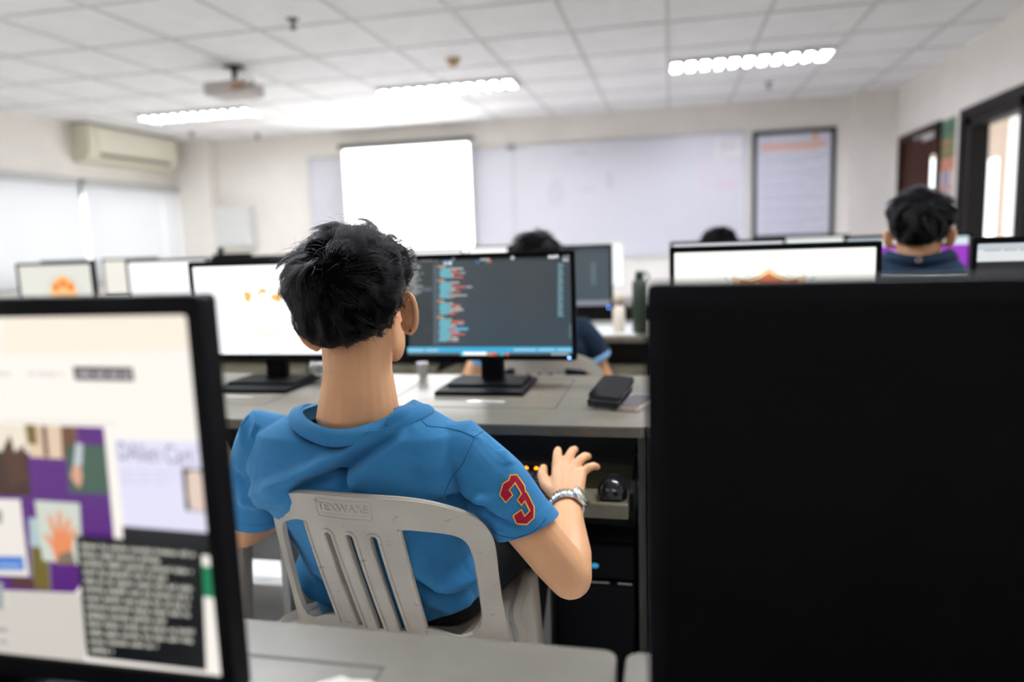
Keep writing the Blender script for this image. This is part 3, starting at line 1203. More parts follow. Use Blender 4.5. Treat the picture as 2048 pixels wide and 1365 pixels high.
def paint_near(P, L, cv):
    white(P, L, C(250, 244, 236))
    quad(P, cv, ((0, 600), (420, 600), (420, 700), (0, 712)), C(250, 238, 222))  # cream tint of the display at an angle, put into the page colour
    quad(P, cv, ((0, 838), (230, 846), (230, 850), (0, 842)), C(226, 220, 216))
    quad(P, cv, ((-60, 1180), (180, 1190), (180, 1420), (-60, 1420)), C(208, 202, 194))  # display dimming at a low viewing angle, painted as a darker area
    words(P, cv, ((-200, 20, 744, 9, 0), (55, 125, 743, 10, 0.02)), C(226, 218, 214))
    quad(P, cv, ((145, 734), (264, 736), (268, 763), (149, 761)), C(34, 22, 38))
    words(P, cv, ((155, 260, 744, 9, 0.02),), C(190, 186, 190))
    # purple collage
    quad(P, cv, ((-300, 840), (207, 855), (228, 1078), (150, 1187), (-300, 1170)), C(86, 24, 122))
    quad(P, cv, ((-300, 838), (50, 849), (60, 905), (-300, 895)), C(236, 226, 208))
    quad(P, cv, ((-300, 895), (55, 905), (63, 992), (-300, 985)), C(62, 36, 26))
    P.poly([cv(*p) for p in ((5, 900), (20, 870), (30, 905), (48, 890), (60, 960), (20, 975))], C(78, 48, 32))
    quad(P, cv, ((50, 849), (152, 854), (157, 920), (60, 914)), C(226, 200, 172))
    quad(P, cv, ((50, 849), (72, 850), (76, 890), (56, 888)), C(120, 100, 40))
    quad(P, cv, ((122, 852), (152, 854), (157, 920), (126, 917)), C(110, 74, 48))
    quad(P, cv, ((84, 851), (93, 852), (99, 914), (90, 914)), C(84, 58, 44))
    quad(P, cv, ((133, 888), (211, 891), (219, 990), (140, 985)), C(62, 92, 76))
    quad(P, cv, ((153, 886), (167, 887), (166, 930), (148, 934)), C(190, 196, 204))
    P.poly([cv(*p) for p in ((148, 932), (163, 930), (167, 955), (162, 976), (152, 968), (143, 952))], C(214, 164, 136))
    quad(P, cv, ((60, 1035), (96, 1038), (104, 1182), (66, 1176)), C(176, 196, 200))
    quad(P, cv, ((64, 1092), (98, 1096), (104, 1182), (68, 1177)), C(112, 100, 44))
    quad(P, cv, ((24, 1152), (70, 1156), (72, 1178), (24, 1172)), C(86, 52, 52))
    quad(P, cv, ((72, 1000), (162, 1006), (168, 1130), (88, 1120)), C(206, 212, 200))
    hand = ((118, 1128), (106, 1092), (90, 1070), (93, 1066), (110, 1080), (99, 1030), (105, 1028), (117, 1066), (118, 1022), (125, 1022), (129, 1066),
            (137, 1034), (144, 1038), (141, 1072), (153, 1052), (157, 1058), (148, 1086), (146, 1128))
    P.poly([cv(*p) for p in hand], C(232, 142, 92))
    P.poly([cv(*p) for p in ((118, 1128), (120, 1108), (146, 1100), (156, 1128))], C(128, 112, 96))
    quad(P, cv, ((-300, 990), (44, 998), (62, 1152), (-300, 1140)), C(236, 230, 222))
    quad(P, cv, ((-300, 1108), (50, 1112), (53, 1140), (-300, 1134)), C(66, 122, 206))
    words(P, cv, ((-100, 44, 1121, 9, 0.03),), C(136, 170, 220))
    quad(P, cv, ((-20, 1018), (8, 1019), (9, 1046), (-20, 1044)), C(150, 150, 146))
    quad(P, cv, ((-40, 1160), (10, 1163), (12, 1218), (-40, 1214)), C(156, 166, 166))
    words(P, cv, ((-100, 20, 1250, 8, 0.03), (-100, 18, 1274, 8, 0.03)), C(168, 164, 160))
    # lavender page
    quad(P, cv, ((234, 878), (430, 884), (430, 1066), (252, 1052)), C(226, 224, 246))
    p = cv(240, 918)
    P.text('DAlien Cart', p[0], p[1], 0.0225, C(128, 122, 150), -0.03, 0.64)
    words(P, cv, ((245, 362, 938, 4, 0.03), (245, 362, 950, 4, 0.03), (246, 345, 962, 4, 0.03)), C(206, 202, 230))
    quad(P, cv, ((368, 934), (430, 938), (430, 1024), (376, 1019)), C(26, 22, 26))
    P.poly([cv(*p) for p in ((378, 944), (392, 938), (430, 944), (430, 1022), (385, 1018), (380, 985))], C(226, 204, 190))
    quad(P, cv, ((250, 1050), (430, 1064), (430, 1110), (252, 1082)), C(16, 18, 24))
    quad(P, cv, ((406, 1128), (440, 1132), (440, 1194), (409, 1190)), C(22, 128, 84))
    # dark note with grey writing
    quad(P, cv, ((158, 1068), (408, 1088), (418, 1338), (180, 1310)), C(8, 12, 16))
    rows = []
    for k, w in enumerate((228, 160, 218, 172, 214, 212, 206, 206, 160, 212, 204, 136, 46)):
        rows.append((168 + k * 1.7, 168 + k * 1.7 + w, 1082 + k * 17.3, 9.5, 0.082))
    script(P, cv, rows, C(214, 212, 200))


crest = ((-0.5, 0.5), (-0.30, 0.46), (-0.14, 0.52), (0.0, 0.62), (0.14, 0.52), (0.30, 0.46), (0.5, 0.5), (0.5, 0.0), (0.42, -0.25), (0.25, -0.45), (0.0, -0.62), (-0.25, -0.45), (-0.42, -0.25), (-0.5, 0.0))


def paint_pale_crest(P, L, cv):
    white(P, L, (1.35, 1.35, 1.40))
    ringc = (1.1, 0.98, 0.80)
    a, b = cv(488, 612), cv(562, 612)
    w = (b[0] - a[0]) / 2
    cx, cz = (a[0] + b[0]) / 2, cv(525, 622)[1]
    P.ring(cx, cz, w * 1.0, w * 0.18, ringc, a0=PI, a1=2 * PI, sz=1.35)
    P.ring(cx, cz, w * 0.66, w * 0.10, (1.15, 1.06, 0.92), sz=0.9)
    o = C(255, 192, 96)
    P.poly([cv(*p) for p in ((486, 583), (500, 585), (503, 592), (500, 600), (503, 604), (491, 604))], o)
    P.poly([cv(*p) for p in ((513, 589), (518, 581), (523, 577), (528, 577), (534, 584), (529, 589), (523, 585), (517, 591))], o)
    P.poly([cv(*p) for p in ((522, 594), (526, 594), (526, 599), (522, 599))], o)
    P.poly([cv(*p) for p in ((541, 592), (547, 589), (551, 591), (552, 585), (563, 583), (563, 604), (553, 604), (550, 600), (544, 601))], o)
    for px, c in ((502, C(60, 170, 220)), (512, C(255, 255, 255)), (543, C(230, 200, 90)), (550, C(230, 120, 100)), (557, C(225, 105, 95))):
        q = cv(px, 703)
        P.disc(q[0], q[1] - 0.001, 0.004, 0.004, c, 10)


def paint_code(P, L, cv):
    white(P, L, C(61, 71, 77))
    quad(P, cv, ((700, 500), (1160, 495), (1160, 520), (700, 526)), C(46, 55, 60))
    quad(P, cv, ((700, 520), (866, 520), (866, 692), (700, 692)), C(47, 56, 60))
    quad(P, cv, ((866, 530), (876, 530), (877, 690), (867, 690)), C(78, 90, 100))
    words(P, cv, ((720, 874, 518, 6, -0.01),), C(150, 150, 148))
    for k in range(15):
        words(P, cv, ((780 - 6 * (k % 3), (834, 842, 836, 832, 846, 838)[k % 6], 529 + k * 4.2, 3.0, 0),), C(150, 152, 150))
    quad(P, cv, ((836, 575), (864, 575), (864, 583), (836, 583)), C(92, 94, 112))
    quad(P, cv, ((885, 521), (906, 521), (906, 531), (885, 531)), C(40, 96, 140))
    blocks = ((532, 556), (560, 597), (601, 629), (633, 683))
    cyan, red, orange, pale = C(118, 200, 216), C(214, 112, 96), C(226, 158, 92), C(190, 200, 190)
    for y0, y1 in blocks:
        y = y0
        P.bars([(cv(876, y + 3), cv(890, y + 3), cv(890, y), cv(876, y))], orange)
        y += 4.2
        k = 0
        while y < y1:
            a = 880 + (2 if k % 4 == 0 else 0)
            b = a + (17, 22, 24, 20, 25)[k % 5]
            P.bars([(cv(a, y + 2.9), cv(b, y + 2.9), cv(b, y), cv(a, y))], cyan)
            w = (14, 8, 20, 6, 28, 12)[(k + int(y0)) % 6]
            P.bars([(cv(b + 1, y + 2.9), cv(b + w, y + 2.9), cv(b + w, y), cv(b + 1, y))], red if k % 3 else pale)
            if k % 4 == 2:
                P.bars([(cv(b + w + 1, y + 2.9), cv(b + w + 13, y + 2.9), cv(b + w + 13, y), cv(b + w + 1, y))], C(176, 176, 190))
            y += 4.2
            k += 1
    quad(P, cv, ((911, 655), (938, 655), (938, 660), (911, 660)), C(98, 178, 214))
    for k in range(26):
        y = 527 + k * 4.1
        P.bars([(cv(1117, y + 3), cv(1117 + (9, 12, 7, 11)[k % 4], y + 3), cv(1117 + (9, 12, 7, 11)[k % 4], y), cv(1117, y))], C(112, 150, 160))
    quad(P, cv, ((1139, 648), (1144, 648), (1144, 676), (1139, 676)), C(92, 104, 110))
    for px, py, r, c in ((1027, 516, 4, C(185, 185, 185)), (1101, 514, 3.4, C(215, 218, 220)), (1108, 514, 3.4, C(225, 226, 226)), (1115, 513, 3.4, C(215, 218, 220)),
                         (1130, 514, 3.2, C(120, 130, 134)), (1137, 513, 3.2, C(120, 130, 134)), (1130, 520, 3.4, C(170, 174, 178)), (1136, 520, 3.2, C(170, 174, 178)),
                         (903, 526, 4, C(215, 225, 235)), (894, 527, 4, C(190, 200, 220)), (910, 519, 3.6, C(100, 108, 112)),
                         (958, 524, 4, C(60, 110, 150)), (977, 524, 3.2, C(80, 130, 90)), (983, 523, 3.4, C(190, 80, 66))):
        q = cv(px, py)
        P.disc(q[0], q[1], r * 0.00148, r * 0.00148, c, 12)
    quad(P, cv, ((963, 516), (982, 516), (982, 521), (963, 521)), C(178, 178, 186))
    quad(P, cv, ((700, 693.5), (1160, 692.5), (1160, 704), (700, 705)), C(62, 172, 216))
    words(P, cv, ((812, 880, 697, 5, 0), (1030, 1144, 696, 5, 0)), C(150, 205, 230))
    quad(P, cv, ((700, 704.5), (1160, 703.5), (1160, 722), (700, 722)), C(84, 88, 90))
    quad(P, cv, ((929, 703), (976, 703), (976, 711), (929, 711)), (1.2, 1.2, 1.2))
    for px, c in ((927, C(80, 200, 215)), (981, C(230, 160, 90)), (987, C(220, 130, 130)), (993, C(235, 90, 80)), (1001, C(90, 150, 150)), (1008, C(100, 190, 205)), (1017, C(225, 120, 120))):
        q = cv(px, 707)
        P.disc(q[0], q[1], 0.0050, 0.0050, c, 12)
    words(P, cv, ((1104, 1144, 705, 5, 0),), C(170, 172, 174))


def paint_crest(P, L, cv):
    white(P, L, (1.12, 1.14, 1.06))
    cx, top = cv(1538, 547)
    z0 = top - 0.075
    P.ring(cx, z0 - 0.01, 0.118, 0.0012, C(150, 150, 150))
    P.ring(cx, z0 - 0.01, 0.093, 0.0012, C(170, 170, 165))
    P.text('S', cv(1452, 566)[0], cv(1452, 566)[1], 0.017, C(110, 110, 110), 0.5)
    P.text('G', cv(1619, 561)[0], cv(1619, 561)[1], 0.017, C(110, 110, 110), -0.6)
    P.poly([(cx + p[0] * 0.185, z0 - 0.03 + p[1] * 0.19) for p in crest], C(250, 214, 160))
    P.poly([(cx + p[0] * 0.145, top - 0.62 * 0.165 + p[1] * 0.165) for p in crest], C(238, 122, 48))
    for px, ch in ((1508, 'S'), (1559, 'G')):
        q = cv(px, 588)
        P.text(ch, q[0], q[1], 0.036, C(255, 236, 214))


def paint_browser(P, L, cv):
    white(P, L, C(20, 22, 24))
    P.rect(L[0], L[1], L[3] - 0.045, L[3], C(222, 226, 228))
    P.rect(L[0], L[1], L[3] - 0.016, L[3], C(190, 202, 210))
    words(P, cv, ((1965, 2200, 493, 3, -0.02),), C(196, 200, 202))
    words(P, cv, ((1968, 2200, 500, 3, -0.02),), C(180, 176, 170))


def paint_far_crest(P, L, cv):
    white(P, L, C(226, 226, 216))
    cx, cz = cv(128, 590)
    P.ring(cx, cz, 0.125, 0.010, C(206, 216, 206), sz=0.9)
    P.disc(cx, cz - 0.005, 0.092, 0.115, C(252, 196, 122))
    o = C(238, 134, 30)
    for dx, dz in ((-0.05, 0.046), (0.0, 0.066), (0.05, 0.046)):
        P.poly([(cx + dx + a * 0.030, cz + dz + b * 0.030) for a, b in ((-0.9, 0.6), (-0.3, 0.4), (0, 1), (0.4, 0.5), (0.9, 0.7), (0.7, -0.6), (0, -0.9), (-0.7, -0.6))], o)
    for k in range(5):
        P.disc(cx - 0.045 + k * 0.023, cz - 0.028 - 0.006 * (k % 2), 0.009, 0.009, C(250, 160, 72), 10)
    P.rect(cx - 0.08, cx + 0.08, cz - 0.085, cz - 0.06, C(240, 142, 60))


def paint_far_code(P, L, cv):
    white(P, L, C(70, 82, 88))
    P.rect(L[0], L[1], L[3] - 0.02, L[3], C(58, 66, 72))
    P.bars([((0.155, 0.29 - 0.009 * k), (0.18 - 0.006 * (k % 3), 0.29 - 0.009 * k), (0.18 - 0.006 * (k % 3), 0.296 - 0.009 * k), (0.155, 0.296 - 0.009 * k)) for k in range(12)], C(104, 126, 132))
    for px in (1162, 1174, 1188, 1204, 1218):
        q = cv(px, 495)
        P.disc(q[0], q[1], 0.010, 0.008, C(104, 112, 124), 12)
    P.rect(L[0], L[1], L[2], L[2] + 0.024, C(138, 142, 152))


def paint_purple(P, L, cv):
    white(P, L, C(222, 232, 240))
    P.rect(L[0], L[1], L[3] - 0.018, L[3], C(206, 222, 232))
    P.rect(L[0], L[1], L[2], L[3] - 0.036, C(150, 34, 190))
    cxx = cv(1822, 489)
    P.ring(cxx[0], cxx[1], 0.02, 0.008, C(110, 50, 180))
    words(P, cv, ((1778, 1832, 500, 3.5, 0), (1776, 1832, 507, 3.5, 0), (1776, 1830, 514, 3.5, 0)), C(214, 150, 226))
    quad(P, cv, ((1690, 513), (1800, 511), (1800, 521), (1690, 523)), C(240, 200, 196))


RY1_, RY2_, RY3_ = 2.0, 3.48, 4.96
make_monitor('black monitor close to the camera showing a website with a purple photo collage', -0.6405, 0.478, paint_near, led=False, mw=0.565, thick=0.022, MZ0=0.044, MH=0.343)
make_monitor('big dark switched-off monitor filling the right foreground', 0.2645, 0.50, None, led=False, mw=0.565, MZ0=0.044, MH=0.343)
make_monitor('monitor showing a pale orange crest, left of the blue polo wearer\'s head', -1.2235, RY1_, paint_pale_crest, led=False)
make_monitor('monitor showing a dark code editor in front of the person in the blue polo', -0.518, RY1_, paint_code)
make_monitor('monitor with a white page and an orange shield, behind the black monitor', 0.262, RY1_, paint_crest, mw=0.53)
make_monitor('monitor cut by the right photo edge, showing a browser bar on a black page', 0.990, RY1_, paint_browser)
make_monitor('far left monitor showing an orange oval crest, in front of the blind gap', -3.435, RY2_, paint_far_crest, led=False)
make_monitor('blank white monitor second from the left window side in its row', -2.70, RY2_, lambda P, L, cv: white(P, L), led=False)
mon_dark = make_monitor('dark monitor with a black webcam on its top edge, behind the pale crest monitor', -2.17, RY2_, None, led=False)
make_monitor('second-row monitor with dark code, seen right of the nearer code monitor', -0.528, RY2_, paint_far_code)
make_monitor('white second-row monitor peeking over the orange shield monitor', 0.254, RY2_, lambda P, L, cv: white(P, L, (1.05, 1.08, 1.15)))
make_monitor('second-row monitor showing a purple page beside the head of the person in plain navy', 1.012, RY2_, paint_purple)
make_monitor('far-row monitor mostly hidden behind the orange oval crest monitor', -4.75, RY3_, lambda P, L, cv: white(P, L, C(226, 200, 226)), led=False)
make_monitor('far-row monitor with a cream page, between the crest monitor and the blank white one', -4.17, RY3_, lambda P, L, cv: white(P, L, C(240, 236, 226)), led=False)
make_monitor('far-row white monitor directly under the projection screen', -1.69, RY3_, lambda P, L, cv: white(P, L, (0.93, 0.95, 0.92)), led=False)
make_monitor('far-row bright monitor left of the head with pale blue cuffs', -1.155, RY3_, lambda P, L, cv: white(P, L, (1.3, 1.35, 1.3)), led=False)
make_monitor('far-row white monitor glowing at the right edge of the far code monitor', -0.565, RY3_, lambda P, L, cv: white(P, L, (1.25, 1.28, 1.35)), kind='white', led=False)
make_monitor('far-row white monitor below the framed poster', 0.85, RY3_, lambda P, L, cv: white(P, L, C(232, 238, 236)), led=False)
t = thing('webcam', 'small black webcam clipped on the dark monitor behind the pale crest monitor', 'webcam', (-2.36, RY2_ + MFY + 0.02, DESK_Z + MZ0 + MH))
bm = bmesh.new()
box(bm, -0.05, 0.16, -0.02, 0.03, 0.0, 0.016, 0.005)
obj('webcam_bar', bm, M_BLACK, t)
bm = bmesh.new()
ellipsoid(bm, (-0.015, 0.005, 0.032), (0.017, 0.017, 0.020), sub=2)
obj('webcam_eye', bm, M_BLACK, t, True)

# ------------------------------------------------------------------ keyboard, mouse, tower
t = thing('keyboard', 'black keyboard with two lit orange lights on the pulled-out tray', 'keyboard', (-0.50, 1.535, 0.6205))
bm = bmesh.new()
solid_sheet(bm, rrect(-0.23, 0.23, -0.072, 0.072, 0.010), [], 0.2, lambda a, b, w: (a, b, 0.020 - w + 0.05 * (b + 0.07) * (1 if w < 0.01 else 0)), 0.0195)
obj('keyboard_case', bm, M_BLACK, t)
bm = bmesh.new()
ztop = lambda yy: 0.020 + 0.05 * (yy + 0.07)
for r in range(6):
    yy = -0.058 + r * 0.0195 + (0.006 if r == 5 else 0)
    xs = np.arange(-0.215, 0.075, 0.0192)
    for q, xx in enumerate(list(xs) + [0.092, 0.111, 0.130, 0.153, 0.172, 0.191, 0.210]):
        if r == 0 and 3 <= q <= 8:
            continue
        if r == 5 and q >= 18:
            continue
        box(bm, xx - 0.0080, xx + 0.0080, yy - 0.0080, yy + 0.0080, ztop(yy) - 0.002, ztop(yy) + 0.006, 0.0015, 1)
    if r == 0:
        box(bm, -0.155, -0.045, yy - 0.008, yy + 0.008, ztop(yy) - 0.002, ztop(yy) + 0.006, 0.0015, 1)
obj('keys', bm, mat('key_black', (0.016, 0.016, 0.018), 0.45), t)
for xx in (0.172, 0.196):
    bm = bmesh.new()
    ellipsoid(bm, (xx, 0.050, ztop(0.050) + 0.001), (0.0052, 0.0045, 0.0045), sub=2)
    obj('indicator_light', bm, emit('orange_led', (1.0, 0.30, 0.02), 2.2), t, True)

t = thing('computer_mouse', 'glossy black mouse beside the reaching hand on the tray', 'mouse', (-0.124, 1.514, 0.6205))


def mouse_body(bm, sc=1.0):
    rings = []
    for k in range(13):
        v = -0.052 + 0.104 * k / 12
        e = math.sqrt(max(0.0, 1 - (abs(v) / 0.0525) ** 3))
        w, h = 0.032 * (0.35 + 0.65 * e) * sc * (1 - 0.06 * (v / 0.05)), 0.037 * e ** 0.8 * (1.05 - 0.22 * (v / 0.052)) * sc + 0.002
        rings.append([(w * math.cos(a), v * sc, h * max(0, math.sin(a)) ** 0.8) for a in np.linspace(-0.15, PI + 0.15, 18)])
    loft(bm, rings)
    bmesh.ops.recalc_face_normals(bm, faces=bm.faces[:])
    return bm


obj('mouse_shell', mouse_body(bmesh.new()), M_BLACKGLOSS, t, True)
bm = bmesh.new()
tube(bm, [(-0.004, 0.027, 0.026), (0.004, 0.027, 0.026)], 0.0085, n=14)
obj('scroll_wheel', bm, mat('rubber_grey', (0.05, 0.05, 0.05), 0.5), t, True)
mouse = t
dup(mouse, (-0.18, 2.62, 0.6205), 'black mouse on the keyboard tray of the second row, near the green bottle', group=None)

t = thing('computer_tower', 'black computer tower under the desk right of the raised elbow', 'computer', (-0.180, 1.63, 0.0))
obj('tower_case', newbox(-0.095, 0.095, 0.02, 0.42, 0.03, 0.455, 0.006), M_BLACKMATTE, t)
bm = bmesh.new()
box(bm, -0.095, 0.095, -0.005, 0.022, 0.03, 0.360, 0.008)
box(bm, -0.095, 0.095, -0.005, 0.022, 0.366, 0.455, 0.008)
obj('front_bezel', bm, M_BLACK, t)
bm = bmesh.new()
box(bm, -0.088, 0.035, -0.0075, -0.004, 0.3590, 0.3625, 0.0005)
box(bm, 0.055, 0.088, -0.0075, -0.004, 0.3590, 0.3625, 0.0005)
obj('silver_strip', bm, mat('strip_silver', (0.32, 0.32, 0.33), 0.35, 0.8), t)
bm = bmesh.new()
ellipsoid(bm, (0.001, -0.005, 0.401), (0.010, 0.002, 0.0065), sub=2)
obj('power_light', bm, emit('cyan_led', (0.04, 0.36, 0.65), 0.4), t, True)
bm = bmesh.new()
for xx in (-0.07, 0.07):
    for yy in (0.05, 0.38):
        box(bm, xx - 0.02, xx + 0.02, yy - 0.02, yy + 0.02, 0, 0.031)
obj('tower_feet', bm, M_BLACK, t)

# ------------------------------------------------------------------ small things on the desks
t = thing('wallet', 'thick black glossy wallet propped on the phone on the desk', 'wallet', (-0.150, 1.790, DESK_Z), -0.35)
bm = bmesh.new()
for k, (z, dx) in enumerate(((0.0, 0.0), (0.017, 0.004))):
    solid_sheet(bm, rrect(-0.042, 0.042, -0.050, 0.050, 0.008, 4), [], 0.03,
                lambda a, b, w, z=z, dx=dx: (a + dx, b, z + 0.004 + w + 0.36 * max(0, b + 0.055) * (0.75 if z == 0 else 0.92)), 0.012)
obj('wallet_leaf', bm, M_BLACKGLOSS, t)
bm = bmesh.new()
solid_sheet(bm, rrect(-0.038, 0.040, -0.044, 0.048, 0.006, 3), [], 0.03, lambda a, b, w: (a + 0.002, b, 0.0165 + w + 0.30 * (b + 0.055)), 0.004)
obj('wallet_lining', bm, mat('pale_lining', (0.55, 0.53, 0.55), 0.5), t)
t = thing('smartphone', 'smartphone in a pinkish white case lying under the wallet', 'phone', (-0.088, 1.805, DESK_Z), -0.35)
bm = bmesh.new()
solid_sheet(bm, rrect(-0.036, 0.036, -0.072, 0.072, 0.010, 4), [], 0.05, lambda a, b, w: (a, b, 0.0005 + w), 0.010)
obj('phone_case', bm, mat('case_pink', (0.62, 0.50, 0.46), 0.4), t)
bm = bmesh.new()
solid_sheet(bm, rrect(-0.033, 0.033, -0.068, 0.068, 0.008, 4), [], 0.05, lambda a, b, w: (a, b, 0.0106 + w), 0.0008)
obj('phone_display', bm, mat('phone_glass', (0.07, 0.065, 0.07), 0.12), t)

t = thing('water_bottle', 'tall dark green bottle on the second-row desk, left of the black monitor', 'bottle', (-0.132, 3.20, DESK_Z))
bm = bmesh.new()
lathe(bm, [(0.030, 0.0), (0.033, 0.004), (0.033, 0.215), (0.028, 0.228), (0.018, 0.235)], 28)
obj('bottle_body', bm, mat('bottle_green', (0.016, 0.030, 0.018), 0.4), t, True)
bm = bmesh.new()
lathe(bm, [(0.020, 0.233), (0.020, 0.262), (0.016, 0.268), (0.008, 0.270)], 20)
obj('bottle_cap', bm, mat('cap_dark_green', (0.02, 0.03, 0.022), 0.4), t, True)
bm = bmesh.new()
tube(bm, [(0.012, 0, 0.262), (0.028, 0, 0.262), (0.040, 0, 0.245), (0.036, 0, 0.225)], 0.006, n=8)
obj('carry_loop', bm, mat('loop_grey', (0.25, 0.27, 0.25), 0.5), t, True)
t = thing('pump_bottle', 'beige dispenser bottle with a round cap beside the green bottle', 'bottle', (-0.222, 3.18, DESK_Z))
bm = bmesh.new()
lathe(bm, [(0.024, 0.0), (0.027, 0.005), (0.027, 0.105), (0.020, 0.118), (0.012, 0.122)], 24)
obj('bottle_body', bm, mat('bottle_beige', (0.66, 0.58, 0.49), 0.45), t, True)
bm = bmesh.new()
lathe(bm, [(0.013, 0.120), (0.013, 0.130), (0.024, 0.135), (0.029, 0.152), (0.022, 0.168), (0.006, 0.173)], 20)
obj('bottle_cap', bm, mat('cap_tan', (0.48, 0.40, 0.31), 0.45), t, True)
t = thing('white_sheet', 'flat white sheet lying on the second-row desk by the bottles', 'paper', (-0.30, 3.24, DESK_Z), 0.05)
obj('sheet', newbox(-0.145, 0.145, -0.115, 0.20, 0.0005, 0.003), mat('sheet_white', (0.86, 0.85, 0.86), 0.6), t)  # thin white slab laid where the desktop is whitest
t = thing('paper_cup', 'small white cup at the far edge of the desk, under the code monitor', 'cup', (-0.775, 2.165, DESK_Z))
bm = bmesh.new()
lathe(bm, [(0.012, 0.0005), (0.017, 0.042), (0.0185, 0.044), (0.0155, 0.042), (0.011, 0.004)], 20)
obj('cup_wall', bm, mat('cup_white', (0.75, 0.72, 0.76), 0.5), t, True)
t = thing('clear_label', 'clear plastic label strip on the desk in front of the code monitor base', 'label', (-0.478, 1.815, DESK_Z))
obj('label_film', newbox(-0.05, 0.05, -0.012, 0.012, 0.0002, 0.0012), mat('clear_film', (0.52, 0.51, 0.50), 0.15), t)
t = thing('clear_label', 'clear plastic label strip on the desk in front of the pale crest monitor', 'label', (-1.225, 1.83, DESK_Z))
obj('label_film', newbox(-0.05, 0.05, -0.010, 0.010, 0.0002, 0.0012), mat('clear_film', (0.52, 0.51, 0.50), 0.15), t)
t = thing('torn_sticker', 'torn pinkish white sticker on the nearest desk at the bottom edge', 'sticker', (-0.296, 0.588, DESK_Z))
P = Picture(0.0001)
P.poly([(-0.05, -0.04), (0.03, -0.04), (0.035, -0.01), (0.02, 0.012), (0.008, 0.018), (-0.01, 0.016), (-0.022, 0.02), (-0.04, 0.006)], (0.70, 0.64, 0.58))
P.disc(-0.005, 0.0, 0.010, 0.004, (0.42, 0.22, 0.16), 10)
P.disc(0.012, -0.008, 0.006, 0.004, (0.50, 0.30, 0.22), 10)
P.bm.transform(Matrix.Rotation(-PI / 2, 4, 'X'))
obj('sticker_film', P.bm, print_mat('paper'), t, loc=(0, 0, 0.0012))
t = thing('cable_bundle', 'bundle of white and grey cables on the desk right of the pale crest monitor stand', 'cable', (-1.10, 2.14, DESK_Z))
bm = bmesh.new()
r2 = np.random.default_rng(5)
for k in range(4):
    a = r2.uniform(0, 6)
    pts = [(0.035 * math.cos(a + q * 0.9) * (1 + 0.15 * k) + 0.01 * k - 0.02, 0.018 * math.sin(a + q * 0.9), 0.022 + 0.016 * math.sin(q * 1.1 + k) + 0.008) for q in range(9)]
    tube(bm, pts, 0.005, n=8)
obj('white_cable', bm, M_WHITEPL, t, True)
bm = bmesh.new()
tube(bm, [(0.07, 0.035, 0.085), (0.062, 0.025, 0.045), (0.075, 0.0, 0.014), (0.12, -0.02, 0.0065), (0.15, -0.02, 0.0065)], 0.004, n=8)
obj('grey_cable', bm, mat('cable_grey', (0.10, 0.10, 0.10), 0.5), t, True)
#==CHAIR==

# ------------------------------------------------------------------ white plastic chairs
CR = 0.316


def chair_back(s, z, w):
    c = max(0.0, min(1.0, 1.5 - abs(s + 0.01) / 0.11))
    yb = -0.25 + (0.77 - z) * 0.2414 + 0.040 * c * c * (3 - 2 * c) * max(0.0, (0.71 - z) / 0.23) ** 1.25
    f = s / CR
    return ((CR + w) * math.sin(f), yb + CR - (CR + w) * math.cos(f), z)


def rounded(poly, it=2):
    for _ in range(it):
        q = []
        for i in range(len(poly)):
            a, b = np.array(poly[i]), np.array(poly[(i + 1) % len(poly)])
            q += [tuple(a * 0.75 + b * 0.25), tuple(a * 0.25 + b * 0.75)]
        poly = q
    return poly


